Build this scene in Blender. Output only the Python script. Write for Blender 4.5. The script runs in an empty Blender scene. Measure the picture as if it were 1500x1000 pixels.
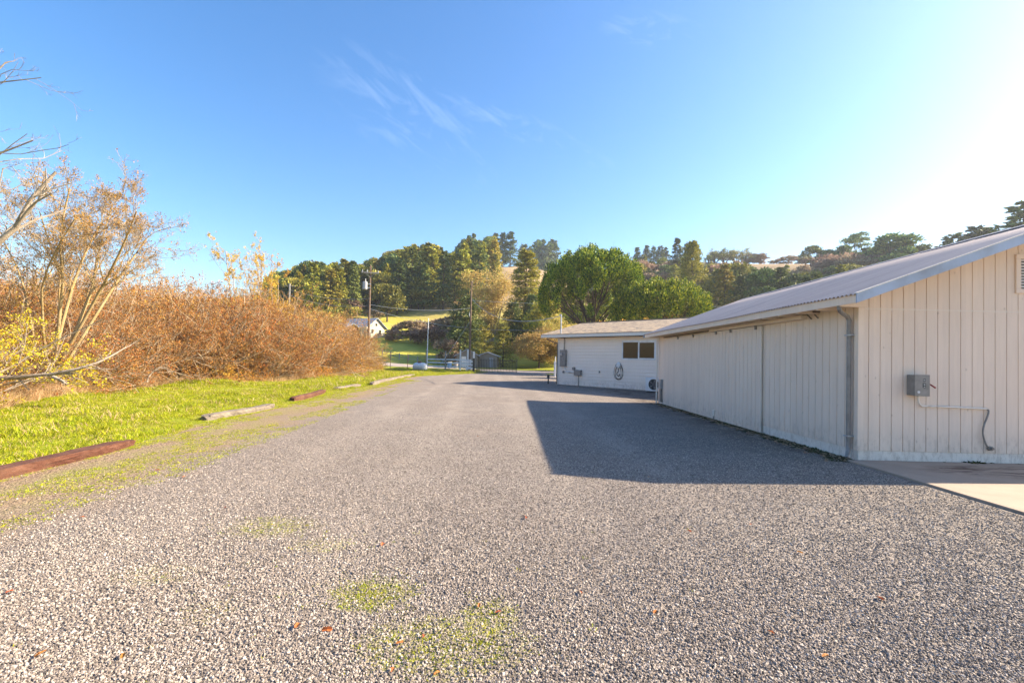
import bpy, math, random
import numpy as np
from mathutils import Matrix, Vector
rad = math.radians
SC = bpy.context.scene; COL = SC.collection
RNG = np.random.default_rng(7); random.seed(7)

# ------------------------------------------------------------------ camera
F = 667.0; PITCH = rad(1.2); ROLL = rad(1.3); H = 1.65
CAMR = np.array(Matrix.Rotation(math.pi/2+PITCH, 3, 'X') @ Matrix.Rotation(ROLL, 3, 'Z'))
cd = bpy.data.cameras.new('camera'); cam = bpy.data.objects.new('camera', cd); COL.objects.link(cam)
SC.camera = cam
cd.sensor_width = 36; cd.lens = F/1500*36; cd.shift_y = 13/1500.0; cd.clip_start = .05; cd.clip_end = 5000
cam.matrix_world = Matrix.Translation((0, 0, H)) @ Matrix(CAMR.tolist()).to_4x4()
def ray(x, y): return CAMR @ np.array([(x-750)/F, -(y-513)/F, -1.])
def gnd(x, y, z=0):
    d = ray(x, y); t = (z-H)/d[2]; return np.array([0, 0, H])+t*d
def at(x, y, Y):
    d = ray(x, y); return np.array([0, 0, H])+d*Y/d[1]
def az(px, r, yp=520):
    d = ray(px, yp); k = math.hypot(d[0], d[1]); return d[0]/k*r, d[1]/k*r
def zof(px, yp, r):
    d = ray(px, yp); return H+d[2]/math.hypot(d[0], d[1])*r

# ------------------------------------------------------------------ terrain
AZP = np.array([-3.2, -1.2, -.8, -.47, -.33, -.15, .0, .12, .2, .3, .42, .54, .69, .84, 1.2, 1.8, 3.2])
AZT = np.array([0, .0, .06, .12, .185, .205, .215, .19, .19, .2, .2, .195, .18, .17, .14, .05, 0])
def hgt(x, y):
    x = np.asarray(x, float); y = np.asarray(y, float)
    r = np.hypot(x, y); a = np.arctan2(x, y); zr = np.interp(a, AZP, AZT)*262
    s = np.clip((r-88)/(262-88), 0, 1); s = s*s*(3-2*s)*.35+s*.65
    w = np.clip((r-80)/80, 0, 1)
    bumps = (np.sin(x*.041+1.3)*np.cos(y*.037)+.5*np.sin(x*.11+y*.07))*1.8*w*np.clip(zr/20, 0, 1)
    far = np.clip((r-262)/400, 0, 1)
    z = zr*s*(1-.35*far)+bumps
    left = np.clip((-9-x)/3, 0, 1)*np.clip((70-y)/20, 0, 1)
    z = z+left*.05*(np.sin(x*1.1+y*.5)+np.sin(y*.8-x*.6))+left*.06
    z = z+1.6*np.clip((r-77)/20, 0, 1)*np.clip((y+20)/40, 0, 1)
    return z
def tz(x, y): return float(hgt(x, y))

# ------------------------------------------------------------------ material helpers
def new_mat(name):
    m = bpy.data.materials.new(name); m.use_nodes = True; nt = m.node_tree
    for n in list(nt.nodes): nt.nodes.remove(n)
    return m, nt
def N(nt, t, ins=None, **kw):
    n = nt.nodes.new(t)
    for k, v in kw.items(): setattr(n, k, v)
    if ins:
        for k, v in ins.items():
            s = n.inputs[k]
            if isinstance(v, bpy.types.NodeSocket): nt.links.new(v, s)
            elif isinstance(v, (tuple, list)) and len(v) == 3 and s.type == 'RGBA': s.default_value = (*v, 1)
            else: s.default_value = v
    return n
def ramp(nt, fac, stops, interp='LINEAR'):
    n = nt.nodes.new('ShaderNodeValToRGB'); nt.links.new(fac, n.inputs[0]); n.color_ramp.interpolation = interp
    e = n.color_ramp.elements
    while len(e) < len(stops): e.new(.5)
    for i, (p, c) in enumerate(stops):
        e[i].position = p
        e[i].color = (*c, 1) if isinstance(c, (tuple, list)) else (c, c, c, 1)
    return n.outputs[0]
def mix(nt, f, a, b, bt='MIX'):
    n = nt.nodes.new('ShaderNodeMix'); n.data_type = 'RGBA'; n.blend_type = bt
    for s, v in ((n.inputs[0], f), (n.inputs[6], a), (n.inputs[7], b)):
        if isinstance(v, bpy.types.NodeSocket): nt.links.new(v, s)
        elif isinstance(v, (int, float)): s.default_value = v if s.type == 'VALUE' else (v, v, v, 1)
        else: s.default_value = (*v, 1)
    return n.outputs[2]
def mth(nt, op, a, b=0., c=None, clamp=False):
    n = nt.nodes.new('ShaderNodeMath'); n.operation = op; n.use_clamp = clamp
    for i, v in enumerate((a, b) if c is None else (a, b, c)):
        if isinstance(v, bpy.types.NodeSocket): nt.links.new(v, n.inputs[i])
        else: n.inputs[i].default_value = v
    return n.outputs[0]
def noise(nt, vec, scale, detail=4, rough=.55, dist=0.):
    n = N(nt, 'ShaderNodeTexNoise', {'Scale': scale, 'Detail': detail, 'Roughness': rough, 'Distortion': dist})
    if vec is not None: nt.links.new(vec, n.inputs['Vector'])
    return n.outputs['Fac']
def stretch(nt, vec, s):
    n = N(nt, 'ShaderNodeMapping', {'Scale': s}); nt.links.new(vec, n.inputs['Vector']); return n.outputs[0]
def finish(nt, col, rough=.8, bump=None, bstr=.3, bdist=.01, metal=0., spec=.5, trans=None):
    p = N(nt, 'ShaderNodeBsdfPrincipled', {'Metallic': metal, 'Specular IOR Level': spec})
    for k, v in (('Base Color', col), ('Roughness', rough)):
        if isinstance(v, bpy.types.NodeSocket): nt.links.new(v, p.inputs[k])
        elif isinstance(v, (tuple, list)): p.inputs[k].default_value = (*v, 1)
        else: p.inputs[k].default_value = v
    if bump is not None:
        b = N(nt, 'ShaderNodeBump', {'Strength': bstr, 'Distance': bdist, 'Height': bump})
        nt.links.new(b.outputs[0], p.inputs['Normal'])
    o = nt.nodes.new('ShaderNodeOutputMaterial'); sh = p.outputs[0]
    if trans is not None:
        t = N(nt, 'ShaderNodeBsdfTranslucent')
        if isinstance(col, bpy.types.NodeSocket): nt.links.new(col, t.inputs[0])
        else: t.inputs[0].default_value = (*col, 1)
        mx = N(nt, 'ShaderNodeMixShader', {0: trans}); nt.links.new(sh, mx.inputs[1]); nt.links.new(t.outputs[0], mx.inputs[2]); sh = mx.outputs[0]
    nt.links.new(sh, o.inputs[0])
M = {}
def plain(name, c, rough=.6, metal=0., var=.12, scale=6., bstr=.15, bdist=.004, c2=None):
    """a paint or metal with uneven tone and fine relief"""
    m, nt = new_mat(name); g = N(nt, 'ShaderNodeTexCoord').outputs['Object']
    n1 = noise(nt, g, scale, 6, .6); n2 = noise(nt, g, scale*9, 4, .6)
    d = c2 or tuple(v*(1-var*2.2) for v in c)
    col = mix(nt, ramp(nt, n1, [(.35, 0), (.7, 1)]), c, d)
    finish(nt, col, rough, n2, bstr, bdist, metal); M[name] = m; return m
def leafmat(name, cols, trans=.35, rough=.65, varobj=.25):
    """colour differs from leaf to leaf and a little from plant to plant"""
    m, nt = new_mat(name); g = N(nt, 'ShaderNodeNewGeometry')
    k = len(cols); col = ramp(nt, g.outputs['Random Per Island'], [(i/max(1, k-1), c) for i, c in enumerate(cols)])
    oi = N(nt, 'ShaderNodeObjectInfo'); v = mth(nt, 'MULTIPLY_ADD', oi.outputs['Random'], 2*varobj, 1-varobj)
    hs = N(nt, 'ShaderNodeHueSaturation', {'Value': v, 'Color': col, 'Hue': mth(nt, 'MULTIPLY_ADD', mth(nt, 'FRACT', mth(nt, 'MULTIPLY', oi.outputs['Random'], 7.3)), .045, .475)})
    finish(nt, hs.outputs[0], rough, trans=trans, spec=.25); M[name] = m; return m

# ------------------------------------------------------------------ object helpers
def tag(o, label=None, cat=None, group=None, kind=None):
    if label: o['label'] = label
    if cat: o['category'] = cat
    if group: o['group'] = group
    if kind: o['kind'] = kind
    return o
def empty(name, loc, rz=0, label=None, cat=None, group=None):
    o = bpy.data.objects.new(name, None); COL.objects.link(o); o.location = loc; o.rotation_euler.z = rz
    o.empty_display_size = .2
    return tag(o, label, cat, group)
def meshdata(name, V, Fs, mats, mi=None, smooth=False):
    """V (n,3); Fs = list of (m,k) int arrays with constant k, or python lists"""
    me = bpy.data.meshes.new(name); V = np.asarray(V, np.float32)
    if isinstance(Fs, np.ndarray): Fs = [Fs]
    tot = []; st = []; vi = []; off = 0
    for f in Fs:
        f = np.asarray(f, np.int32)
        if f.ndim == 1: f = f[None]
        k = f.shape[1]; st.append(off+np.arange(len(f))*k); tot.append(np.full(len(f), k)); vi.append(f.ravel()); off += f.size
    me.vertices.add(len(V)); me.vertices.foreach_set('co', V.ravel())
    if off:
        vi = np.concatenate(vi); st = np.concatenate(st)
        me.loops.add(off); me.loops.foreach_set('vertex_index', vi)
        me.polygons.add(len(st)); me.polygons.foreach_set('loop_start', st.astype(np.int32))
        me.polygons.foreach_set('loop_total', np.concatenate(tot).astype(np.int32))
        if mi is not None: me.polygons.foreach_set('material_index', np.asarray(mi, np.int32))
        me.polygons.foreach_set('use_smooth', np.full(len(st), smooth))
    me.update(calc_edges=True)
    for m in (mats if isinstance(mats, (list, tuple)) else [mats]): me.materials.append(m)
    return me
def obj(name, me, parent=None, loc=(0, 0, 0), rz=0, **kw):
    o = bpy.data.objects.new(name, me); COL.objects.link(o); o.location = loc; o.rotation_euler.z = rz
    if parent is not None: o.parent = parent
    return tag(o, **kw)
class MB:
    def __init__(s): s.v = []; s.f = []; s.n = 0
    def add(s, v, f):
        v = np.asarray(v, float).reshape(-1, 3); s.v.append(v)
        for q in f: s.f.append(np.array(q)+s.n)
        s.n += len(v); return s
    def box(s, x0, x1, y0, y1, z0, z1, T=None):
        v = np.array([(x, y, z) for z in (z0, z1) for y in (y0, y1) for x in (x0, x1)], float)
        if T is not None: v = np.array([T(*p) for p in v])
        return s.add(v, [(0, 2, 3, 1), (4, 5, 7, 6), (0, 1, 5, 4), (2, 6, 7, 3), (0, 4, 6, 2), (1, 3, 7, 5)])
    def tube(s, pts, r, k=8, cap=True):
        P = np.array(pts, float); R = np.full(len(P), r) if np.isscalar(r) else np.array(r, float)
        v, f = tubes(P[None], R[None], k)
        b = s.n; s.v.append(v); s.n += len(v)
        for q in f: s.f.append(q+b)
        if cap: s.f.append(b+np.arange(k)[::-1]); s.f.append(b+(len(P)-1)*k+np.arange(k))
        return s
    def prism(s, poly, a, b, T=lambda p, t: (p[0], t, p[1])):
        """poly of 2-D points swept from a to b"""
        k = len(poly); v = [T(p, a) for p in poly]+[T(p, b) for p in poly]
        f = [list(range(k)), list(range(2*k-1, k-1, -1))]+[[i, i+k, (i+1) % k+k, (i+1) % k] for i in range(k)]
        return s.add(v, f)
    def sphere(s, c, r, nu=12, nv=8, zmin=-1.):
        v = []; f = []
        r = np.array(r if not np.isscalar(r) else (r, r, r), float)
        for j in range(nv+1):
            ph = math.pi*j/nv
            for i in range(nu):
                th = 2*math.pi*i/nu; v.append(np.array(c)+r*[math.sin(ph)*math.cos(th), math.sin(ph)*math.sin(th), max(zmin, math.cos(ph))])
        for j in range(nv):
            for i in range(nu): f.append((j*nu+i, (j+1)*nu+i, (j+1)*nu+(i+1) % nu, j*nu+(i+1) % nu))
        return s.add(v, f)
    def data(s, name, mats, smooth=False, mi=None):
        by = {}
        for i, q in enumerate(s.f): by.setdefault(len(q), []).append(q)
        return meshdata(name, np.concatenate(s.v), [np.array(x) for x in by.values()], mats, mi, smooth)
    def build(s, name, mats, parent=None, smooth=False, bevel=0, loc=(0, 0, 0), **kw):
        o = obj(name, s.data(name, mats, smooth), parent, loc, **kw)
        if bevel:
            b = o.modifiers.new('bevel', 'BEVEL'); b.width = bevel; b.segments = 2; b.limit_method = 'ANGLE'
        return o
def tubes(P, R, k=4):
    """P (n,m,3), R (n,m) -> verts, quads; straight-frame tubes"""
    n, m, _ = P.shape; D = np.gradient(P, axis=1); D /= np.linalg.norm(D, axis=2, keepdims=True)+1e-9
    ref = np.where(np.abs(D[:, :1, 2:3]) > .9, np.array([1., 0, 0]), np.array([0, 0, 1.]))
    ref = np.broadcast_to(ref, D.shape)
    A = np.cross(D, ref); A /= np.linalg.norm(A, axis=2, keepdims=True)+1e-9; B = np.cross(D, A)
    th = np.arange(k)/k*2*math.pi
    V = P[:, :, None]+R[:, :, None, None]*(A[:, :, None]*np.cos(th)[:, None]+B[:, :, None]*np.sin(th)[:, None])
    idx = np.arange(n*m*k).reshape(n, m, k)
    q = np.stack([idx[:, :-1], idx[:, 1:], np.roll(idx[:, 1:], -1, 2), np.roll(idx[:, :-1], -1, 2)], -1).reshape(-1, 4)
    return V.reshape(-1, 3), q
def unit(v): return v/(np.linalg.norm(v, axis=-1, keepdims=True)+1e-9)
def cards(P, D, L, W, rng, nrm=None, jit=.45):
    """leaf-shaped diamonds at P pointing along D"""
    n = len(P); D = unit(D); A = unit(np.cross(D, rng.normal(size=(n, 3)) if nrm is None else unit(nrm)+jit*rng.normal(size=(n, 3)))); L = np.broadcast_to(L, n)[:, None]; W = np.broadcast_to(W, n)[:, None]
    V = np.stack([P, P+D*L*.5+A*W*.5, P+D*L, P+D*L*.5-A*W*.5], 1).reshape(-1, 3)
    return V, np.arange(4*n).reshape(n, 4)
def join(parts):
    """[(V, quads, material index)]"""
    off = 0; Vs = []; Fs = []; mi = []
    for v, f, m in parts: Vs.append(v); Fs.append(f+off); mi.append(np.full(len(f), m)); off += len(v)
    return np.concatenate(Vs), np.concatenate(Fs), np.concatenate(mi)
def scatter(name, pts, scl, protos, label, cat, rotz=None, tilt=.12, kind='stuff'):
    """one object: a point per plant, each point showing one of the prototype meshes (geometry nodes)"""
    n = len(pts); me = meshdata(name, pts, [], [])
    def attr(nm, t, key, arr):
        a = me.attributes.new(nm, t, 'POINT'); a.data.foreach_set(key, np.asarray(arr).ravel())
    rot = np.zeros((n, 3), np.float32); rot[:, 2] = RNG.uniform(0, 6.28, n) if rotz is None else rotz
    rot[:, :2] = RNG.normal(0, tilt, (n, 2))
    attr('rot', 'FLOAT_VECTOR', 'vector', rot); attr('scl', 'FLOAT', 'value', np.asarray(scl, np.float32))
    attr('pick', 'INT', 'value', RNG.integers(0, len(protos), n).astype(np.int32))
    o = obj(name, me, label=label, cat=cat, kind=kind)
    ng = bpy.data.node_groups.new('scatter_'+name, 'GeometryNodeTree')
    ng.interface.new_socket('Geometry', in_out='INPUT', socket_type='NodeSocketGeometry')
    ng.interface.new_socket('Geometry', in_out='OUTPUT', socket_type='NodeSocketGeometry')
    gi = ng.nodes.new('NodeGroupInput'); go = ng.nodes.new('NodeGroupOutput'); ip = ng.nodes.new('GeometryNodeInstanceOnPoints')
    jn = ng.nodes.new('GeometryNodeJoinGeometry')
    for p in reversed(protos):
        po = bpy.data.objects.new(name+'_source', p)
        oi = ng.nodes.new('GeometryNodeObjectInfo'); oi.inputs['Object'].default_value = po; oi.inputs['As Instance'].default_value = True
        ng.links.new(oi.outputs['Geometry'], jn.inputs[0])
    def named(nm, t):
        a = ng.nodes.new('GeometryNodeInputNamedAttribute'); a.data_type = t; a.inputs['Name'].default_value = nm
        return a.outputs['Attribute']
    ng.links.new(gi.outputs[0], ip.inputs['Points']); ng.links.new(jn.outputs[0], ip.inputs['Instance'])
    ip.inputs['Pick Instance'].default_value = True
    ng.links.new(named('pick', 'INT'), ip.inputs['Instance Index'])
    er = ng.nodes.new('FunctionNodeEulerToRotation'); ng.links.new(named('rot', 'FLOAT_VECTOR'), er.inputs[0]); ng.links.new(er.outputs[0], ip.inputs['Rotation'])
    ng.links.new(named('scl', 'FLOAT'), ip.inputs['Scale']); ng.links.new(ip.outputs[0], go.inputs[0])
    md = o.modifiers.new('scatter', 'NODES'); md.node_group = ng
    return o
# ------------------------------------------------------------------ light and sky
SUNV = Vector((1.75, .25, 1.0)).normalized()
sl = bpy.data.lights.new('sun', 'SUN'); sl.energy = 5.0; sl.angle = rad(.5); sl.color = (1, .85, .64)
so = bpy.data.objects.new('sun', sl); COL.objects.link(so); so.rotation_euler = SUNV.to_track_quat('Z', 'Y').to_euler(); so.location = (30, 5, 40)
W = bpy.data.worlds.new('World'); SC.world = W; W.use_nodes = True; nt = W.node_tree
for n in list(nt.nodes): nt.nodes.remove(n)
sky = N(nt, 'ShaderNodeTexSky', sky_type='NISHITA', sun_disc=False, sun_elevation=math.asin(SUNV.z),
        sun_rotation=math.atan2(SUNV.x, SUNV.y), altitude=50, air_density=1.12, dust_density=1.1, ozone_density=2.5)
tc = N(nt, 'ShaderNodeTexCoord').outputs['Generated']
# thin wisps of high cloud in one part of the sky, as seen in their own direction
cx, cy = ray(600, 175), ray(760, 185)
def wisp(px, py, ang, lx, ly, sc, amt):
    d = Vector(ray(px, py)).normalized(); e = Vector((0, 0, 1)); rt = d.cross(e).normalized(); up = rt.cross(d)
    a = rt*math.cos(ang)+up*math.sin(ang); b = d.cross(a)
    def dot(v): return N(nt, 'ShaderNodeVectorMath', {0: tc, 1: tuple(v)}, operation='DOT_PRODUCT').outputs['Value']
    u, v = dot(a), dot(b); cv = N(nt, 'ShaderNodeCombineXYZ', {0: mth(nt, 'MULTIPLY', u, sc), 1: mth(nt, 'MULTIPLY', v, sc*3.2)}).outputs[0]
    nz = ramp(nt, noise(nt, cv, 1., 8, .62, 1.2), [(.48, 0), (.78, 1)])
    r2 = mth(nt, 'ADD', mth(nt, 'POWER', mth(nt, 'DIVIDE', u, lx), 2.), mth(nt, 'POWER', mth(nt, 'DIVIDE', v, ly), 2.))
    m = mth(nt, 'SUBTRACT', 1., r2, clamp=True)
    return mth(nt, 'MULTIPLY', mth(nt, 'MULTIPLY', nz, m), amt)
c1 = wisp(605, 175, rad(-28), .20, .09, 7, .10); c2 = wisp(770, 190, rad(-20), .2, .03, 8, .10); c3 = wisp(955, 45, rad(-15), .1, .03, 9, .1)
cl = mth(nt, 'ADD', mth(nt, 'ADD', c1, c2), c3, clamp=True)
hs = N(nt, 'ShaderNodeHueSaturation', {'Saturation': 1.32, 'Value': 1.0, 'Hue': .504, 'Color': sky.outputs[0]})
skc = mix(nt, cl, hs.outputs[0], (9.5, 10, 10.5))
bg = N(nt, 'ShaderNodeBackground', {'Color': skc, 'Strength': .086}); wo = N(nt, 'ShaderNodeOutputWorld'); nt.links.new(bg.outputs[0], wo.inputs[0])
SC.view_settings.view_transform = 'Standard'; SC.view_settings.look = 'None'; SC.view_settings.gamma = 1; SC.view_settings.exposure = 1.80
SC.view_settings.use_curve_mapping = False

# ------------------------------------------------------------------ materials
BX = 6.12
def wallpaint(name, c, sc=(1, 1, .25)):
    m, nt = new_mat(name); g = N(nt, 'ShaderNodeTexCoord').outputs['Object']
    v = stretch(nt, g, sc)
    big = noise(nt, g, .9, 5, .6); st = noise(nt, stretch(nt, g, (7, 7, .6)), 3, 6, .65); fine = noise(nt, stretch(nt, g, (40, 40, 4)), 2.5, 5, .7)
    z = N(nt, 'ShaderNodeSeparateXYZ', {0: g}).outputs[2]
    low = mth(nt, 'MULTIPLY', ramp(nt, z, [(.0, 1), (.75, 0)]), ramp(nt, noise(nt, g, 2.3, 6, .7), [(.45, 0), (.75, 1)]))
    col = mix(nt, ramp(nt, st, [(.45, 0), (.8, .35)]), c, tuple(q*.72 for q in c))
    col = mix(nt, ramp(nt, big, [(.4, 0), (.8, .25)]), col, tuple(q*k for q, k in zip(c, (.8, .76, .70))))
    col = mix(nt, mth(nt, 'MULTIPLY', low, .4), col, (.36, .33, .32))
    col = mix(nt, ramp(nt, fine, [(.62, 0), (.8, .45)]), col, (.45, .40, .36))
    sq = N(nt, 'ShaderNodeSeparateXYZ', {0: g}); bi = mth(nt, 'FLOOR', mth(nt, 'DIVIDE', mth(nt, 'ADD', sq.outputs[0], sq.outputs[1]), .2032))
    wn = N(nt, 'ShaderNodeTexWhiteNoise', noise_dimensions='1D'); nt.links.new(bi, wn.inputs['W'])
    if name == 'barn_paint': col = mix(nt, mth(nt, 'MULTIPLY', wn.outputs['Value'], .16), col, (.42, .34, .29))
    sp_ = mth(nt, 'MULTIPLY', ramp(nt, z, [(.2, 1), (.62, 0)]), ramp(nt, noise(nt, stretch(nt, g, (6, 6, 2.5)), 2.2, 6, .75), [(.48, 0), (.66, .55)])); col = mix(nt, sp_, col, (.34, .26, .20))
    kn = N(nt, 'ShaderNodeTexVoronoi', {'Scale': 3.2}); nt.links.new(stretch(nt, g, (1.6, 1.6, .9)), kn.inputs['Vector'])
    col = mix(nt, ramp(nt, kn.outputs['Distance'], [(.0, .5), (.05, .35), (.09, 0)]), col, (.30, .22, .17))
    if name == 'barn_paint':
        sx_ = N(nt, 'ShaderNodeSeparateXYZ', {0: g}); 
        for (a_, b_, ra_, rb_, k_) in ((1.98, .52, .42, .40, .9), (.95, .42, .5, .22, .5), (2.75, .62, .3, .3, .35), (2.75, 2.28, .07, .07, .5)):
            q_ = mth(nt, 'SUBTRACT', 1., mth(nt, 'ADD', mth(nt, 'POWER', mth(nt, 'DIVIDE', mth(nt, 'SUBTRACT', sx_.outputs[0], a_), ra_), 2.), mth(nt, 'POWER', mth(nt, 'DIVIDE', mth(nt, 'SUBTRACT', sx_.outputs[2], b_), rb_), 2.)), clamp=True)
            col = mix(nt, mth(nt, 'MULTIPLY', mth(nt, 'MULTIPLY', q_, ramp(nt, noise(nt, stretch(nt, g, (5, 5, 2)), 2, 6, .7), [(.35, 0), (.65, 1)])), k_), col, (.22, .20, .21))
    finish(nt, col, .75, mth(nt, 'ADD', fine, mth(nt, 'MULTIPLY', st, .5)), .35, .004, spec=.3); M[name] = m
wallpaint('barn_paint', (.78, .635, .52))
wallpaint('house_paint', (.88, .76, .66))
wallpaint('trim_paint', (.76, .68, .60))
plain('white_vinyl', (.78, .78, .78), .45, scale=2)
plain('grey_metal', (.25, .23, .215), .45, 0, var=.15, scale=9)
plain('dark_metal', (.14, .11, .09), .5, 0, var=.2, scale=14)
plain('black_iron', (.025, .022, .02), .5)
plain('galvanised', (.42, .44, .47), .42, .6, var=.2, scale=3, c2=(.30, .32, .36))
plain('rake_metal', (.36, .41, .52), .45, .15, var=.15, scale=2.5, c2=(.26, .28, .33))
plain('rubber', (.02, .02, .022), .55)
plain('white_plastic', (.75, .75, .74), .35)
plain('red_plastic', (.35, .03, .02), .45)
plain('label_white', (.7, .7, .7), .5)
plain('dark_void', (.02, .02, .02), .8)
plain('pole_wood', (.17, .11, .075), .85, var=.25, scale=3, bstr=.5)
plain('post_grey', (.30, .28, .27), .8, var=.2)
plain('fence_white', (.74, .74, .76), .7, var=.15)
plain('blue_plastic', (.08, .22, .45), .4)
plain('rust_brown', (.25, .09, .04), .8, var=.3)
plain('far_roof', (.27, .30, .36), .7)
plain('far_wall', (.50, .44, .33), .7)
plain('brown_wall', (.28, .15, .09), .8)
plain('shed_wall', (.22, .21, .2), .8)
plain('road_asphalt', (.34, .28, .25), .95, var=.1, scale=.5)
plain('insulator', (.35, .36, .38), .4)
# gravel, passing into bare soil with moss at the left edge of the drive
m, nt = new_mat('gravel'); M['gravel'] = m
pos = N(nt, 'ShaderNodeNewGeometry').outputs['Position']; sx = N(nt, 'ShaderNodeSeparateXYZ', {0: pos}); X, Y = sx.outputs[0], sx.outputs[1]
v1 = N(nt, 'ShaderNodeTexVoronoi', {'Scale': 74., 'Randomness': 1.}); nt.links.new(pos, v1.inputs['Vector'])
v2 = N(nt, 'ShaderNodeTexVoronoi', {'Scale': 34., 'Randomness': 1.}); nt.links.new(pos, v2.inputs['Vector'])
bw = N(nt, 'ShaderNodeRGBToBW', {0: v1.outputs['Color']}).outputs[0]; bw2 = N(nt, 'ShaderNodeRGBToBW', {0: v2.outputs['Color']}).outputs[0]
stone = ramp(nt, bw, [(.22, (.068, .055, .047)), (.42, (.175, .143, .12)), (.6, (.31, .255, .215)), (.8, (.52, .445, .385))])
stone = mix(nt, .35, stone, ramp(nt, bw2, [(.25, (.075, .062, .054)), (.7, (.35, .298, .255))]))
gap = ramp(nt, v1.outputs['Distance'], [(.0, 0), (.45, 0), (.8, 1)])
stone = mix(nt, mth(nt, 'MULTIPLY', gap, .6), stone, (.06, .055, .05))
big = noise(nt, pos, .35, 5, .6); mid = noise(nt, pos, 2.2, 5, .65)
stone = mix(nt, ramp(nt, big, [(.4, 0), (.66, .55)]), stone, (.19, .15, .12), 'MIX')
stone = mix(nt, ramp(nt, mid, [(.5, 0), (.75, .28)]), stone, (.09, .085, .085))
tr = None
for off in (-2.9, -1.2, .9, 2.6):
    c_ = mth(nt, 'ABSOLUTE', mth(nt, 'SUBTRACT', mth(nt, 'ADD', X, mth(nt, 'MULTIPLY', Y, .05)), off)); q = mth(nt, 'SUBTRACT', 1., mth(nt, 'DIVIDE', c_, .55), clamp=True); tr = q if tr is None else mth(nt, 'MAXIMUM', tr, q)
soil = mth(nt, 'MULTIPLY', mth(nt, 'MULTIPLY', mth(nt, 'SUBTRACT', X, 4.6), .75, clamp=True), ramp(nt, noise(nt, stretch(nt, pos, (1.6, .6, 1)), 1.6, 6, .7), [(.36, 0), (.56, .85)]))
soil = mth(nt, 'MULTIPLY', soil, mth(nt, 'MULTIPLY', mth(nt, 'SUBTRACT', Y, 7.6), 1., clamp=True))
stone = mix(nt, soil, stone, (.075, .055, .042))
fin = ramp(nt, noise(nt, pos, 130, 3, .7), [(.35, (.17, .14, .115)), (.65, (.40, .34, .285))])
tr = mth(nt, 'MULTIPLY', tr, ramp(nt, noise(nt, stretch(nt, pos, (1.2, .35, 1)), 1.3, 6, .7), [(.38, 0), (.62, 1)]))
stone = mix(nt, mth(nt, 'MULTIPLY', tr, .85), stone, fin)
patch = ramp(nt, noise(nt, pos, .9, 7, .72), [(.52, 0), (.66, .6)])
stone = mix(nt, patch, stone, fin)
# warm dusty strip and dirt
edge = mth(nt, 'ADD', X, mth(nt, 'MULTIPLY_ADD', Y, .095, 4.1))
edge = mth(nt, 'ADD', edge, mth(nt, 'MULTIPLY_ADD', noise(nt, pos, .7, 6, .6), 2.6, -1.3))
dirtf = ramp(nt, mth(nt, 'MULTIPLY_ADD', edge, .5, .5, clamp=True), [(.15, 1), (.75, 0)])
finen = noise(nt, pos, 38, 4, .7)
dirt = ramp(nt, finen, [(.36, (.05, .032, .018)), (.5, (.24, .155, .09)), (.62, (.48, .35, .22))])
col = mix(nt, mth(nt, 'MULTIPLY', dirtf, .88), stone, dirt)
mossn = mth(nt, 'MULTIPLY', ramp(nt, noise(nt, stretch(nt, pos, (1, .45, 1)), 1.5, 7, .7), [(.43, 0), (.56, 1)]), ramp(nt, noise(nt, pos, 17, 5, .7), [(.36, 0), (.52, 1)]))
mb = ramp(nt, mth(nt, 'MULTIPLY_ADD', mth(nt, 'ADD', edge, 1.1), .5, .5, clamp=True), [(.25, 1), (1., 0)])
col = mix(nt, mth(nt, 'MULTIPLY', mth(nt, 'MULTIPLY', mossn, mb), .55), col, (.24, .27, .03))
def spot(cxx, cyy, rx, ry):
    a = mth(nt, 'DIVIDE', mth(nt, 'SUBTRACT', X, cxx), rx); b = mth(nt, 'DIVIDE', mth(nt, 'SUBTRACT', Y, cyy), ry)
    return mth(nt, 'SUBTRACT', 1., mth(nt, 'ADD', mth(nt, 'MULTIPLY', a, a), mth(nt, 'MULTIPLY', b, b)), clamp=True)
sp = None
for s_ in ((-.93, 3.2, .3, .26), (-.35, 2.65, .6, .38), (-2.25, 4.4, .5, .35), (-.1, 2.95, .25, .25), (-1.6, 4.0, .3, .2), (-1.9, 2.9, .2, .2), (-2.6, 3.4, .35, .2)):
    q = spot(*s_); sp = q if sp is None else mth(nt, 'MAXIMUM', sp, q)
sp = mth(nt, 'MULTIPLY', ramp(nt, sp, [(.0, 0), (.7, 1)]), ramp(nt, noise(nt, pos, 26, 5, .7), [(.42, 0), (.6, .55)]))
col = mix(nt, sp, col, (.30, .28, .03))
hh = mth(nt, 'SUBTRACT', 1., v1.outputs['Distance']); hh2 = mth(nt, 'SUBTRACT', 1., v2.outputs['Distance'])
finish(nt, col, .85, mth(nt, 'ADD', hh, mth(nt, 'MULTIPLY', hh2, 1.0)), .8, .011, spec=.3)
# open ground: lush grass near, meadow, dry hillside
m, nt = new_mat('grassland'); M['grassland'] = m
pos = N(nt, 'ShaderNodeNewGeometry').outputs['Position']; sx = N(nt, 'ShaderNodeSeparateXYZ', {0: pos}); Z = sx.outputs[2]
n1 = noise(nt, pos, .5, 6, .65); n2 = noise(nt, pos, 22, 5, .7); n3 = noise(nt, pos, .03, 6, .6)
g = ramp(nt, n2, [(.3, (.08, .10, .012)), (.5, (.21, .24, .02)), (.72, (.36, .36, .03))])
g = mix(nt, ramp(nt, n1, [(.45, 0), (.75, .5)]), g, (.30, .27, .06))
dry = ramp(nt, noise(nt, pos, .8, 7, .7), [(.3, (.26, .17, .09)), (.7, (.42, .31, .18))])
dryf = mth(nt, 'MULTIPLY', ramp(nt, mth(nt, 'ADD', mth(nt, 'MULTIPLY', Z, .02), mth(nt, 'MULTIPLY', n3, .8)), [(.60, 0), (.80, 1)]), 1.)
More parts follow.
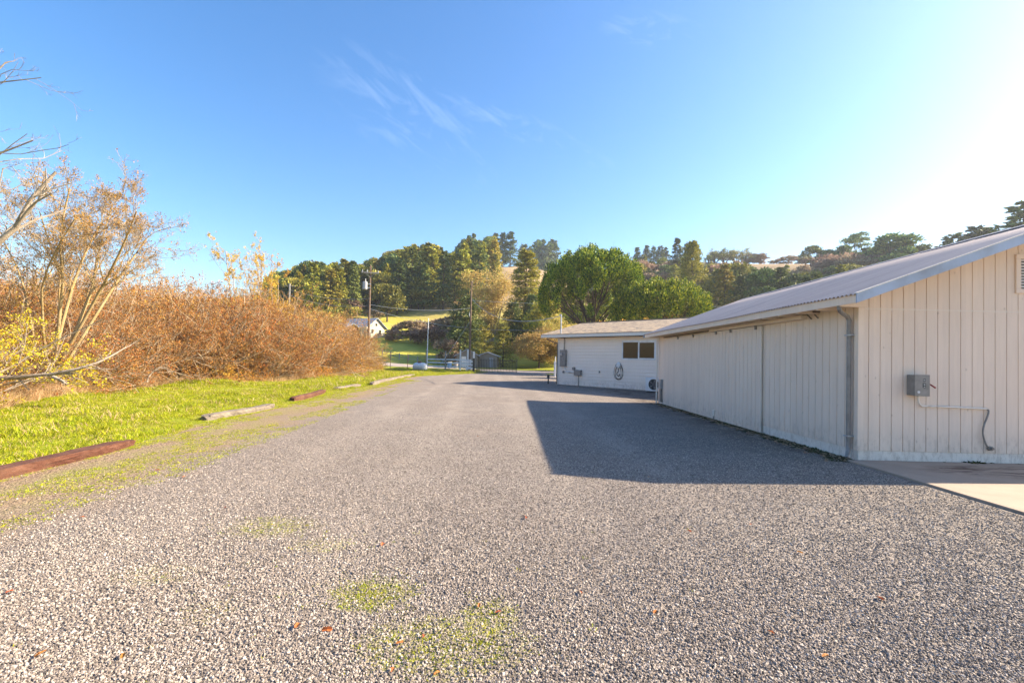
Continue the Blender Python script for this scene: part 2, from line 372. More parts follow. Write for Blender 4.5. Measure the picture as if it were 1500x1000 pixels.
g = mix(nt, mth(nt, 'MULTIPLY', mth(nt, 'MULTIPLY', Z, .8, clamp=True), ramp(nt, noise(nt, pos, .12, 5, .6), [(.3, .45), (.6, .95)])), g, (.46, .41, .07))
col = mix(nt, dryf, g, dry)
finish(nt, col, .95, n2, .6, .03, spec=.15)
# concrete slab
m, nt = new_mat('concrete'); M['concrete'] = m
pos = N(nt, 'ShaderNodeNewGeometry').outputs['Position']
a = noise(nt, pos, 1.4, 7, .65); b = noise(nt, pos, 60, 3, .6); st = noise(nt, stretch(nt, pos, (.9, 3.5, 1)), 1.8, 7, .7, .8)
sy = N(nt, 'ShaderNodeSeparateXYZ', {0: pos}); bx = mth(nt, 'SUBTRACT', 1., mth(nt, 'ADD', mth(nt, 'POWER', mth(nt, 'DIVIDE', mth(nt, 'SUBTRACT', sy.outputs[0], 8.3), 1.8), 2.), mth(nt, 'POWER', mth(nt, 'DIVIDE', mth(nt, 'SUBTRACT', sy.outputs[1], 7.35), .5), 2.)), clamp=True)
col = ramp(nt, a, [(.3, (.27, .20, .148)), (.7, (.37, .28, .21))])
col = mix(nt, ramp(nt, b, [(.4, 0), (.7, .3)]), col, (.28, .25, .22))
col = mix(nt, mth(nt, 'MULTIPLY', ramp(nt, st, [(.45, 0), (.62, 1)]), mth(nt, 'MULTIPLY', bx, 1.9, clamp=True)), col, (.075, .035, .02))
finish(nt, col, .85, b, .25, .003)
# corrugated painted roof
m, nt = new_mat('roof_metal'); M['roof_metal'] = m
pos = N(nt, 'ShaderNodeTexCoord').outputs['Object']
a = noise(nt, stretch(nt, pos, (.5, 4, .5)), 1.5, 6, .6); b = noise(nt, pos, 12, 4, .7)
col = mix(nt, ramp(nt, a, [(.35, 0), (.7, .6)]), (.40, .34, .315), (.28, .235, .215))
col = mix(nt, ramp(nt, b, [(.55, 0), (.8, .4)]), col, (.22, .16, .13))
wn = N(nt, 'ShaderNodeTexWhiteNoise', noise_dimensions='1D'); nt.links.new(mth(nt, 'FLOOR', mth(nt, 'DIVIDE', N(nt, 'ShaderNodeSeparateXYZ', {0: pos}).outputs[1], .66)), wn.inputs['W'])
col = mix(nt, mth(nt, 'MULTIPLY', wn.outputs['Value'], .3), col, (.24, .20, .19))
finish(nt, col, .5, b, .1, .003, metal=.25)
# shingles (object space: x along the eave, y up the slope)
m, nt = new_mat('shingles'); M['shingles'] = m
pos = N(nt, 'ShaderNodeTexCoord').outputs['UV']
bk = N(nt, 'ShaderNodeTexBrick', {'Vector': pos, 'Scale': 1., 'Mortar Size': .008, 'Mortar Smooth': .3, 'Brick Width': .33, 'Row Height': .14, 'Color1': (.40, .28, .19), 'Color2': (.10, .085, .085), 'Mortar': (.05, .045, .04)}, offset=.37)
n_ = noise(nt, pos, 3.2, 4, .7); col = mix(nt, ramp(nt, n_, [(.42, 0), (.55, .7)]), bk.outputs[0], (.42, .32, .20))
finish(nt, col, .9, mth(nt, 'ADD', bk.outputs['Fac'], noise(nt, pos, 90, 3, .6)), .4, .01)
# glass that mirrors the trees, dark room behind
m, nt = new_mat('window_glass'); M['window_glass'] = m
finish(nt, (.05, .05, .028), .04, noise(nt, N(nt, 'ShaderNodeTexCoord').outputs['Object'], 6, 4, .65), .12, .02, spec=.5)
# timber
def timber(name, c1, c2, c3):
    m, nt = new_mat(name); g = N(nt, 'ShaderNodeTexCoord').outputs['Object']
    v = stretch(nt, g, (1.4, 30, 30)); a = noise(nt, v, 1.6, 8, .75, .8); b = noise(nt, g, 2.2, 5, .6)
    col = ramp(nt, a, [(.3, c1), (.5, c2), (.72, c3)]); col = mix(nt, ramp(nt, b, [(.45, 0), (.7, .5)]), col, c3)
    finish(nt, col, .85, a, 1., .02); M[name] = m
timber('red_timber', (.014, .006, .003), (.085, .022, .008), (.20, .10, .06))
timber('grey_timber', (.03, .022, .017), (.15, .12, .09), (.30, .25, .20))
timber('bark_pale', (.10, .07, .045), (.30, .235, .175), (.50, .43, .36))
timber('bark_dark', (.030, .020, .014), (.07, .045, .03), (.13, .09, .06))
timber('bark_lichen', (.13, .09, .05), (.33, .22, .08), (.45, .36, .22))
timber('twig_orange', (.11, .055, .022), (.29, .15, .055), (.44, .29, .13))
timber('twig_grey', (.15, .10, .065), (.33, .25, .16), (.52, .44, .33))
leafmat('leaf_orange', [(.34, .11, .018), (.48, .21, .03), (.54, .31, .07), (.18, .07, .02), (.42, .28, .04)])
leafmat('leaf_yellow', [(.62, .40, .02), (.68, .52, .03), (.36, .34, .03)])
leafmat('leaf_gold', [(.50, .24, .04), (.66, .38, .06), (.42, .30, .05)])
leafmat('leaf_conifer', [(.035, .065, .022), (.12, .17, .04), (.30, .32, .06)], .12, varobj=.4)
leafmat('leaf_conifer_warm', [(.10, .12, .02), (.32, .31, .035), (.60, .50, .06)], .2, varobj=.35)
leafmat('leaf_cypress', [(.04, .075, .038), (.13, .19, .06), (.32, .34, .08)], .12, varobj=.4)
leafmat('leaf_pine', [(.014, .045, .01), (.08, .15, .016), (.23, .31, .025), (.48, .47, .04)], .15, varobj=.0)
leafmat('leaf_oak', [(.08, .10, .025), (.24, .25, .04), (.48, .42, .07)], .15, varobj=.4)
leafmat('leaf_brown', [(.17, .11, .07), (.32, .22, .14), (.42, .32, .21)], .25)
leafmat('leaf_tan', [(.36, .24, .08), (.62, .44, .14), (.36, .32, .07)], .3)
leafmat('blade_green', [(.13, .17, .010), (.33, .38, .012), (.54, .52, .025)], .4, varobj=.35)
leafmat('blade_dry', [(.42, .26, .12), (.62, .44, .25), (.48, .36, .16)], .35)
leafmat('wall_weed', [(.03, .04, .012), (.07, .06, .025), (.05, .07, .015)], .1)
leafmat('dead_leaf', [(.32, .08, .02), (.42, .15, .035), (.22, .08, .03)], .2)
m, nt = new_mat('pebble'); M['pebble'] = m
oi = N(nt, 'ShaderNodeObjectInfo'); gm = N(nt, 'ShaderNodeTexCoord').outputs['Object']
col = ramp(nt, oi.outputs['Random'], [(0, (.072, .059, .05)), (.3, (.17, .14, .118)), (.6, (.29, .24, .203)), (.85, (.42, .355, .302)), (1, (.58, .505, .435))])
finish(nt, mix(nt, ramp(nt, noise(nt, gm, 2, 4, .6), [(.4, 0), (.7, .4)]), col, (.2, .17, .15)), .8, spec=.3)

# ------------------------------------------------------------------ ground, drive, road, slab
rr = np.concatenate([[0], np.geomspace(1.5, 78, 60), np.linspace(80, 300, 90), np.geomspace(310, 900, 20)]); na = 320
A_, R_ = np.meshgrid(np.arange(na)/na*2*math.pi, rr); gx = np.sin(A_)*R_; gy = np.cos(A_)*R_
V = np.stack([gx, gy, hgt(gx, gy)], -1).reshape(-1, 3); idx = np.arange(len(rr)*na).reshape(len(rr), na)
Q = np.stack([idx[:-1], np.roll(idx[:-1], -1, 1), np.roll(idx[1:], -1, 1), idx[1:]], -1)[1:].reshape(-1, 4)
T3 = np.stack([idx[0], np.roll(idx[1], -1), idx[1]], -1)
obj('ground', meshdata('ground', V, [Q[:, ::-1], T3[:, ::-1]], M['grassland'], smooth=True), label='grassy ground rising to hills', kind='structure')
def sheet(name, left, right, z, mat, **kw):
    L = np.array(left, float); R2 = np.array(right, float); n = len(L); k = 6
    ti = np.linspace(0, n-1, 5*(n-1)+1) if n < 20 else np.arange(n); L = np.stack([np.interp(ti, np.arange(n), L[:, q]) for q in (0, 1)], -1); R2 = np.stack([np.interp(ti, np.arange(n), R2[:, q]) for q in (0, 1)], -1); n = len(ti)
    P = np.stack([L+(R2-L)*t for t in np.linspace(0, 1, k+1)], 1)
    zz = np.maximum(hgt(P[..., 0], P[..., 1]), 0)+z
    V = np.concatenate([P, zz[..., None]], -1).reshape(-1, 3); idx = np.arange(n*(k+1)).reshape(n, k+1)
    q = np.stack([idx[:-1, :-1], idx[:-1, 1:], idx[1:, 1:], idx[1:, :-1]], -1).reshape(-1, 4)
    return obj(name, meshdata(name, V, q, mat), kind='structure', **kw)
ys = np.concatenate([np.linspace(-25, 0, 6), np.linspace(1, 56, 100)])
def xl(y): return max(-8.5, -6.15-.085*y) if y < 40 else -8.5+(y-40)*.33
lft = [(xl(y)+.12*math.sin(y*1.7)+.08*math.sin(y*4.1), y) for y in ys]
rgt = [(26., y) if y < 30 else (26-(y-30)*.85, y) for y in ys]
sheet('gravel_drive', lft, rgt, .004, M['gravel'], label='grey crushed gravel drive', )
sheet('apron', [(-4.4, 55.9), (-4.6, 62), (-7, 70)], [(4.0, 55.9), (7, 61), (16, 62)], .03, M['road_asphalt'], label='paved apron beyond the gate')
sheet('road', [(-70, 93), (-40, 84), (-14, 73.5), (2, 67), (18, 60), (60, 42)], [(-70, 98), (-38, 88.5), (-12, 78), (4, 71.5), (20, 65), (60, 47)], .05, M['road_asphalt'], label='pinkish grey asphalt road')
s = MB().box(5.93, 16, -6, 8.03, -.1, .035).build('concrete_slab', M['concrete'], bevel=.006, kind='structure', label='concrete slab in front of the barn')

# thin air haze over the valley
hm, nt = new_mat('haze'); vp = N(nt, 'ShaderNodeVolumePrincipled', {'Color': (.80, .88, 1.0), 'Density': .0003, 'Anisotropy': .3}); o_ = nt.nodes.new('ShaderNodeOutputMaterial'); nt.links.new(vp.outputs[0], o_.inputs['Volume'])
MB().box(-940, 940, -940, 940, -3, 112).build('haze', hm, kind='stuff', label='thin pale haze in the air over the valley', cat='haze')
# ------------------------------------------------------------------ barn
X0, Y0, Y1, XR = 6.12, 8.04, 18.97, 9.8; XE, YE0, YE1 = 5.66, 7.42, 19.42; SL = .378; X2 = 2*XR-X0
def zroof(x): return 2.80+(min(x, 2*XR-x)-XE)*SL
barn = empty('barn', (X0, Y0, 0), label='long cream painted barn with grooved plywood siding, sliding door and corrugated metal roof', cat='barn')
bo = (-X0, -Y0, 0)
def B(mb, name, mat, parent=barn, **kw): return mb.build(name, M[mat], parent, loc=bo if parent is barn else (0, 0, 0), **kw)
def groovewall(a, d, out, L, zb, zt, sp=.2032, first=.0, gw=.010, gd=.018, extra=(), thick=.02):
    a, d, out = (np.array(q, float) for q in (a, d, out)); s = [(0., 0.)]
    k = first if first > 0 else sp
    while k < L-.02:
        s += [(k-gw/2-.002, 0), (k-gw/2, -gd), (k+gw/2, -gd), (k+gw/2+.002, 0)]; k += sp
    s.append((L, 0.))
    for e in extra: s.append((e, 0.))
    s.sort(); mb = MB(); v = []
    for q, o in s:
        p = a+d*q+out*o; v += [(p[0], p[1], zb), (p[0], p[1], zt(q))]
    mb.add(v, [(2*i, 2*i+2, 2*i+3, 2*i+1) for i in range(len(s)-1)])
    p, q = a-out*thick, a+d*L-out*thick       # back and underside
    mb.add([(a[0], a[1], zb), (a[0]+d[0]*L, a[1]+d[1]*L, zb), (q[0], q[1], zb), (p[0], p[1], zb)], [(0, 1, 2, 3)])
    return mb
B(groovewall((X0, Y0), (1, 0), (0, -1), X2-X0, .2, lambda s: 2.695 if True else 0, first=.18), 'wall', 'barn_paint')
B(groovewall((X0, Y0), (1, 0), (0, -1), X2-X0, 2.705, lambda s: zroof(X0+s), first=.18, extra=(XR-X0,)), 'gable', 'barn_paint')
B(groovewall((X0, Y0), (0, 1), (-1, 0), Y1-Y0, .2, lambda s: zroof(X0), first=.12), 'wall', 'barn_paint')
mb = MB(); mb.add([(X0, Y1, 0), (X2, Y1, 0), (X2, Y1, zroof(X2)), (XR, Y1, zroof(XR)), (X0, Y1, zroof(X0))], [(0, 1, 2, 3, 4)])
mb.add([(X2, Y0, 0), (X2, Y1, 0), (X2, Y1, zroof(X2)), (X2, Y0, zroof(X2))], [(0, 1, 2, 3)]); B(mb, 'back_wall', 'barn_paint')
B(MB().box(X0+.002, X2, Y0+.004, Y0+.012, 2.68, 2.72), 'flashing', 'trim_paint')
B(MB().box(X0+.014, X2, Y0+.012, Y0+.2, -.1, .2).box(X0+.014, X0+.2, Y0+.2, Y1, -.1, .2), 'skirt', 'trim_paint', bevel=.006)
B(MB().box(X0-.016, X0+.10, Y0-.016, Y0-.001, .2, zroof(X0)+.02).box(X0-.016, X0-.001, Y0-.0005, Y0+.085, .2, zroof(X0)-.001), 'corner_trim', 'barn_paint')
# corrugated sheets, both slopes
per = .10; ny = int((YE1-YE0)/per*8); yy = np.linspace(YE0, YE1, ny+1); wv = .016*np.sin(2*math.pi*(yy-YE0)/per)
# every 5th rib of a panel lap a little higher
wv += .006*np.exp(-(((yy-YE0+.3) % .66-.33)/.02)**2)
V = []
xs = [XE-.05, XE+1.4, XE+2.8, XR, 2*XR-XE-2.8, 2*XR-XE-1.4, 2*XR-XE+.05]
for x in xs: V.append(np.stack([np.full(ny+1, x), yy, 2.88+(min(x, 2*XR-x)-XE)*SL+wv+.008*np.sin(yy*.9+x)], -1))
V = np.array(V); nx = len(xs); idx = np.arange(nx*(ny+1)).reshape(nx, ny+1)
q = np.stack([idx[:-1, :-1], idx[1:, :-1], idx[1:, 1:], idx[:-1, 1:]], -1).reshape(-1, 4)
rf = obj('roof', meshdata('roof', V.reshape(-1, 3), q, M['roof_metal'], smooth=True), barn, bo)
mb = MB()
def slab(mb, x0, x1, y0, y1, dz0, dz1):
    for a, b in ((x0, x1), (2*XR-x0, 2*XR-x1)):
        mb.add([(x, y, 2.88+(min(x, 2*XR-x)-XE)*SL+dz) for dz in (dz0, dz1) for y in (y0, y1) for x in (a, b)],
               [(0, 2, 3, 1), (4, 5, 7, 6), (0, 1, 5, 4), (2, 6, 7, 3), (0, 4, 6, 2), (1, 3, 7, 5)])
slab(mb, XE+.03, XR, YE0+.03, YE1-.03, -.075, -.028); B(mb, 'roof_deck', 'barn_paint')
mb = MB(); slab(mb, XR-.18, XR, YE0, YE1, .02, .032); mb.build('ridge_cap', M['roof_metal'], rf)
def half(a, b, y0, y1, dz0, dz1):
    m_ = MB(); m_.add([(x, y, 2.88+(min(x, 2*XR-x)-XE)*SL+dz) for dz in (dz0, dz1) for y in (y0, y1) for x in (a, b)], [(0, 2, 3, 1), (4, 5, 7, 6), (0, 1, 5, 4), (2, 6, 7, 3), (0, 4, 6, 2), (1, 3, 7, 5)]); return m_
for a, b in ((XE-.06, XR), (XR+.001, 2*XR-XE+.06)):
    for y0, y1 in ((YE0-.022, YE0), (YE1, YE1+.022)): B(half(a, b, y0, y1, -.15, .004), 'rake_board', 'rake_metal')
mb = MB(); slab(mb, XE-.06, XR, YE0-.035, YE0+.05, .0045, .02); mb.build('rake_flashing', M['trim_paint'], rf)
for a, b in ((XE-.01, XE+.012), (2*XR-XE-.012, 2*XR-XE+.01)): B(MB().box(a, b, YE0+.001, YE1-.001, 2.72, 2.862), 'fascia', 'barn_paint')
for y in np.arange(YE0+.45, YE1, .61): B(MB().box(XE+.013, X0-.017, y-.02, y+.02, 2.70, 2.79), 'rafter_tail', 'barn_paint')
# sliding door with its track and hangers
door = B(groovewall((X0-.06, 11.1), (0, 1), (-1, 0), 7.0, .03, lambda s: 2.60, first=.2), 'sliding_door', 'barn_paint')
MB().box(X0-.061, X0-.022, 11.085, 11.099, .03, 2.60).build('door_edge', M['trim_paint'], door)
MB().box(X0-.059, X0-.03, 11.1, 18.1, 2.601, 2.62).build('door_cap', M['trim_paint'], door)
B(MB().box(X0-.12, X0-.001, 9.45, 13.9, 2.635, 2.715), 'track_cover', 'barn_paint', bevel=.005)
B(MB().box(X0-.07, X0-.001, 13.901, 18.2, 2.665, 2.70), 'track', 'dark_metal')
for y in (11.3, 12.6, 13.5, 15.2, 16.6):
    mb = MB().box(X0-.10, X0-.062, y-.03, y+.03, 2.54, 2.64); mb.tube([(X0-.115, y, 2.62), (X0-.065, y, 2.62)], .02, 10); mb.build('hanger', M['grey_metal'], door)
B(MB().box(X0-.14, X0-.001, 9.05, 9.35, 2.73, 2.76).tube([(X0-.12, 9.1, 2.74), (X0-.005, 9.1, 2.62)], .012, 6).tube([(X0-.12, 9.3, 2.74), (X0-.005, 9.3, 2.62)], .012, 6), 'bracket', 'dark_metal')
# louvred gable vent
vt = B(MB().box(8.88, 9.72, Y0-.03, Y0-.001, 3.64, 3.72).box(8.88, 9.72, Y0-.03, Y0-.001, 3.03, 3.11).box(8.88, 8.965, Y0-.03, Y0-.001, 3.111, 3.639).box(9.635, 9.72, Y0-.03, Y0-.001, 3.111, 3.639), 'vent', 'barn_paint', bevel=.003)
MB().box(8.966, 9.634, Y0-.0035, Y0-.0015, 3.111, 3.639).build('vent_back', M['dark_void'], vt)
mb = MB()
for k in range(10):
    z = 3.13+k*.052; mb.prism([(Y0-.026, z), (Y0-.006, z+.030), (Y0-.006, z+.036), (Y0-.026, z+.006)], 8.967, 9.633, lambda p, t: (t, p[0], p[1]))
mb.build('louvre', M['trim_paint'], vt)
# downspout at the near corner
ds = B(MB().tube([(5.71, 7.95, 2.73), (5.71, 7.95, 2.67), (5.76, 7.98, 2.62), (6.0, 8.15, 2.56), (6.045, 8.17, 2.50), (6.045, 8.17, 2.0), (6.045, 8.17, .25), (6.03, 8.15, .18), (5.95, 8.06, .06)], .037, 8), 'downspout', 'grey_metal')
for z in (.42, 2.22): MB().box(6.0, 6.119, 8.11, 8.23, z, z+.022).build('strap', M['galvanised'], ds)
# switch box and conduit on the gable
sb = empty('disconnect_box', (6.95, Y0, 1.2), label='grey safety switch box with red handle on the barn gable wall', cat='switch box')
so_ = (-6.95, -Y0, -1.2)
bd = MB().box(6.97, 7.22, Y0-.16, Y0-.002, 1.19, 1.55).build('enclosure', M['grey_metal'], sb, bevel=.008, loc=so_)
MB().box(6.965, 7.225, Y0-.175, Y0-.161, 1.185, 1.555).build('cover', M['grey_metal'], sb, bevel=.004, loc=so_)
mb = MB().box(7.11, 7.15, Y0-.178, Y0-.1755, 1.44, 1.485).box(7.10, 7.15, Y0-.178, Y0-.1755, 1.33, 1.41); mb.build('warning_label', M['rubber'], sb, loc=so_)
for q in ((1.455, 1.468), (1.378, 1.392), (1.342, 1.352)): MB().box(7.113, 7.139, Y0-.1805, Y0-.1785, *q).build('label_mark', M['label_white'], sb, loc=so_)
MB().tube([(7.03, Y0-.1755, 1.255), (7.03, Y0-.180, 1.255)], .022, 14).build('sticker', M['label_white'], sb, loc=so_)
hd = MB().box(7.226, 7.255, Y0-.13, Y0-.06, 1.36, 1.46).build('handle_base', M['rubber'], sb, bevel=.006, loc=so_)
MB().tube([(7.25, Y0-.12, 1.40), (7.275, Y0-.15, 1.375), (7.31, Y0-.19, 1.33)], [.011, .012, .014], 8).build('handle', M['red_plastic'], sb, loc=so_)
def arc(pts, k=6):
    """rounds a polyline with Catmull-Rom"""
    P = np.array(pts, float); P = np.vstack([2*P[0]-P[1], P, 2*P[-1]-P[-2]]); o = []
    for i in range(1, len(P)-2):
        for t in np.arange(k)/k:
            a, b, c, d = P[i-1:i+3]; o.append(.5*((2*b)+(-a+c)*t+(2*a-5*b+4*c-d)*t*t+(-a+3*b-3*c+d)*t**3))
    o.append(P[-2]); return o
MB().tube(arc([(7.13, Y0-.05, 1.19), (7.14, Y0-.05, 1.09), (7.19, Y0-.04, 1.02), (7.27, Y0-.03, 1.0), (7.6, Y0-.03, 1.0), (8.1, Y0-.03, .985), (8.36, Y0-.03, .98)], 5), .016, 8).build('conduit', M['trim_paint'], sb, True, loc=so_)
MB().tube(arc([(8.36, Y0-.03, .98), (8.39, Y0-.03, .94), (8.36, Y0-.035, .84), (8.30, Y0-.04, .7), (8.28, Y0-.04, .55), (8.33, Y0-.04, .37), (8.42, Y0-.03, .28)], 6), .014, 8).build('flex_cable', M['grey_metal'], sb, True, loc=so_)
mb = MB().tube([(8.42, Y0-.001, .29), (8.42, Y0-.05, .29)], .04, 12); mb.tube([(8.42, Y0-.05, .29), (8.42, Y0-.08, .29)], .022, 10); mb.build('cable_entry', M['grey_metal'], sb, loc=so_)
# outlet boxes on the side wall
o1 = empty('outlet_box', (X0, 18.5, 0), label='slim galvanised meter box at the far end of the barn side wall', cat='utility box')
MB().box(-.12, -.001, -.12, .12, .62, 1.0).build('enclosure', M['galvanised'], o1, bevel=.006); MB().box(-.09, -.001, -.07, .07, .08, .619).build('conduit', M['grey_metal'], o1, bevel=.01)
MB().tube([(-.10, .38, 0), (-.10, .38, 1.3), (-.08, .38, 2.68)], .03, 8).build('pipe', M['trim_paint'], o1)
o1 = empty('outlet_box', (X0-.06, 13.6, 0), label='small cream outlet cover low on the sliding door', cat='utility box')
MB().box(-.03, -.0615+.06, -.06, .06, .12, .30).build('cover', M['trim_paint'], o1, bevel=.004); MB().box(-.02, -.0015, -.02, .02, .03, .119).build('conduit', M['grey_metal'], o1)

# ------------------------------------------------------------------ house (turned 45 degrees)
HP = np.array([3.17, 31.05]); U = np.array([.7071, -.7071]); VV = np.array([.7071, .7071])
house = empty('house', (HP[0], HP[1], 0), -math.pi/4, label='white lap sided house with brown shingle roof beyond the barn', cat='house')
def Hn(mb, name, mat, parent=house, **kw): return mb.build(name, M[mat], parent, **kw)
WL, WD, ZE = 15.0, 8.2, 3.28
def lap(mb, s0, s1, z0, z1, T):
    z = z0
    while z < z1-.01:
        zt_ = min(z+.2, z1)
        mb.add([T(s, o, q) for o, q in ((.005, z), (.005, z+.03), (-.034, z+.03), (-.012, zt_), (0, zt_)) for s in (s0, s1)], [(0, 1, 3, 2), (2, 3, 5, 4), (4, 5, 7, 6), (6, 7, 9, 8)])
        z += .2
mb = MB(); lap(mb, 0, WL, .06, 3.2, lambda s, o, z: (s, o, z)); Hn(mb, 'wall', 'house_paint')
mb = MB(); lap(mb, 0, WD, .06, 3.2, lambda s, o, z: (o, s, z)); mb.add([(0, 0, 3.2), (0, WD, 3.2), (0, WD/2, 4.3)], [(0, 1, 2)])
mb.add([(WL, 0, 0), (WL, WD, 0), (WL, WD, 3.3), (WL, WD/2, 4.3), (WL, 0, 3.3)], [(0, 1, 2, 3, 4)]); mb.add([(0, WD, 0), (WL, WD, 0), (WL, WD, 3.3), (0, WD, 3.3)], [(0, 1, 2, 3)])
Hn(mb, 'side_wall', 'house_paint')
Hn(MB().box(.005, WL, .001, WD, -.1, .06), 'foundation', 'post_grey')
Hn(MB().box(-.03, .07, -.046, -.0345, .06, 3.2).box(-.046, -.0345, -.034, .08, .06, 3.2), 'corner_trim', 'trim_paint')
# roof slabs with uv in metres
def uvslab(name, pts, th, mat, parent, L, Wd):
    P = np.array(pts, float); P2 = P.copy(); P2[:, 2] -= th
    me = meshdata(name, np.vstack([P, P2]), [np.array([(0, 1, 2, 3), (7, 6, 5, 4), (0, 4, 5, 1), (1, 5, 6, 2), (2, 6, 7, 3), (3, 7, 4, 0)])], M[mat])
    uv = me.uv_layers.new(name='UVMap'); c = [(0, 0), (L, 0), (L, Wd), (0, Wd)]
    for i in range(4): uv.data[i].uv = c[i]
    return obj(name, me, parent)
s0, s1 = -1.1, WL+.6; ZT, ZRG = 3.45, 4.58
r1 = uvslab('roof', [(s0, -.6, ZT), (s1, -.6, ZT), (s1, WD/2, ZRG), (s0, WD/2, ZRG)], .04, 'shingles', house, s1-s0, 4.85)
uvslab('roof', [(s0, WD+.6, ZT), (s1, WD+.6, ZT), (s1, WD/2+.001, ZRG), (s0, WD/2+.001, ZRG)], .04, 'shingles', house, s1-s0, 4.85)
for a, b in ((-.59, -.565), (WD+.565, WD+.59)): Hn(MB().box(s0, s1, a, b, ZT-.23, ZT-.042), 'fascia', 'trim_paint')
Hn(MB().box(s0+.03, s1-.03, -.564, WD+.564, ZT-.20, ZT-.17), 'soffit', 'barn_paint')
for e in (s0, s1-.03):
    mb = MB(); mb.prism([(-.56, ZT-.23), (WD/2, ZRG-.23), (WD+.56, ZT-.23), (WD+.56, ZT-.045), (WD/2, ZRG-.045), (-.56, ZT-.045)], e, e+.03, lambda p, t: (t, p[0], p[1])); Hn(mb, 'rake_board', 'trim_paint')
uvslab('ridge_cap', [(s0, WD/2-.14, ZRG-.005), (s1, WD/2-.14, ZRG-.005), (s1, WD/2+.14, ZRG-.005), (s0, WD/2+.14, ZRG-.005)], -.03, 'shingles', house, s1-s0, .3)
# window
wf = Hn(MB().box(4.95, 7.17, -.05, -.023, 2.86, 2.97).box(4.95, 7.17, -.055, -.023, 1.82, 1.90).box(4.95, 5.03, -.05, -.023, 1.901, 2.859).box(7.09, 7.17, -.05, -.023, 1.901, 2.859).box(6.03, 6.09, -.048, -.023, 1.901, 2.859), 'window', 'white_vinyl', bevel=.003)
MB().box(5.031, 6.029, -.036, -.030, 1.901, 2.859).build('pane', M['window_glass'], wf); MB().box(6.091, 7.089, -.042, -.036, 1.901, 2.859).build('pane', M['window_glass'], wf)
MB().box(6.091, 7.089, -.046, -.043, 1.901, 1.93).box(6.091, 7.089, -.046, -.043, 2.83, 2.859).box(6.091, 6.12, -.046, -.043, 1.931, 2.829).box(7.06, 7.089, -.046, -.043, 1.931, 2.829).build('sash', M['white_vinyl'], wf)
# downspout, mast
Hn(MB().tube([(-.62, -.5, 3.20), (-.62, -.48, 3.08), (-.07, -.07, 2.86), (-.05, -.06, 2.7), (-.05, -.06, .1)], .035, 8), 'downspout', 'dark_metal')
mst = Hn(MB().tube([(.55, -.45, ZT-.2), (.55, -.45, 4.62)], .045, 10), 'service_mast', 'galvanised')
MB().tube([(.55, -.45, 4.62), (.55, -.47, 4.72), (.45, -.5, 4.72)], .05, 8).build('weatherhead', M['galvanised'], mst)
# equipment on the house wall
def mounted(name, s, label, cat):
    p = HP+U*s; return empty(name, (p[0], p[1], 0), -math.pi/4, label, cat)
e = mounted('meter_panel', .5, 'tall grey electric meter panel near the left corner of the house', 'meter panel')
MB().box(-.22, .26, -.20, -.023, 1.30, 2.40).build('enclosure', M['grey_metal'], e, bevel=.01)
MB().box(-.20, .24, -.215, -.201, 1.32, 1.80).build('door', M['grey_metal'], e, bevel=.006)
MB().tube([(-.05, -.201, 2.1), (-.05, -.29, 2.1)], .09, 16).build('meter', M['galvanised'], e)
MB().tube([(.05, -.08, 2.4), (.05, -.08, 3.2)], .03, 8).build('riser', M['grey_metal'], e)
MB().tube(arc([(.15, -.1, 1.30), (.17, -.1, 1.12), (.30, -.1, .98), (.5, -.09, .92), (.95, -.09, .92)], 5), .035, 8).build('conduit', M['white_plastic'], e, True)
MB().box(-.05, .06, -.1, -.023, .85, 1.0).build('phone_box', M['grey_metal'], e, bevel=.008)
e = mounted('junction_box', 1.75, 'grey junction box with a pipe running down the house wall', 'junction box')
MB().box(-.25, .27, -.22, -.023, .74, 1.10).build('enclosure', M['grey_metal'], e, bevel=.012)
MB().tube([(-.36, -.03, 1.17), (-.36, -.16, 1.17)], .10, 14).build('round_cover', M['grey_metal'], e)
MB().tube([(.02, -.06, .74), (.02, -.06, .0)], .022, 8).build('pipe', M['grey_metal'], e)
e = mounted('car_charger', 4.76, 'white wall charger with a coiled black cable on the house wall', 'charger')
MB().sphere((0, -.09, 1.48), (.14, .07, .20), 16, 10).build('body', M['white_plastic'], e, True)
rg = random.Random(3); pts = []
for k in range(110):
    t = k/110*2*math.pi*3+math.pi/2; w = .25+.05*math.sin(t*.37)+.012*math.sin(t*1.9); hgt_ = .47+.07*math.sin(t*.23+1)
    pts.append((w*math.cos(t)*(1-.18*math.sin(t)), -.07-.025*math.sin(t*.61), 1.08+.05*math.sin(t*.31)+hgt_*math.sin(t)))
MB().tube(pts, .011, 6).build('cable', M['rubber'], e, True)
MB().tube(arc([(0, -.1, 1.32), (.02, -.13, 1.1), (-.08, -.13, .95), (.05, -.13, .8), (.12, -.12, .95)], 5), .02, 6).build('connector', M['rubber'], e, True)
e = mounted('heat_pump', 7.15, 'white outdoor heat pump unit with a round black fan grille beside the barn', 'heat pump')
MB().box(-.42, .40, -.38, -.06, .06, .84).build('casing', M['white_vinyl'], e, bevel=.015)
MB().tube([(.08, -.381, .45), (.08, -.386, .45)], .30, 28).build('fan_opening', M['dark_void'], e)
mb = MB()
for r in (.06, .12, .18, .24, .30):
    mb.tube([(.08+r*math.cos(a), -.395, .45+r*math.sin(a)) for a in np.linspace(0, 2*math.pi, 29)], .006, 4)
for a in np.linspace(0, math.pi, 5)[:-1]: mb.tube([(.08-.3*math.cos(a), -.392, .45-.3*math.sin(a)), (.08+.3*math.cos(a), -.392, .45+.3*math.sin(a))], .005, 4)
mb.build('grille', M['grey_metal'], e)
mb = MB()
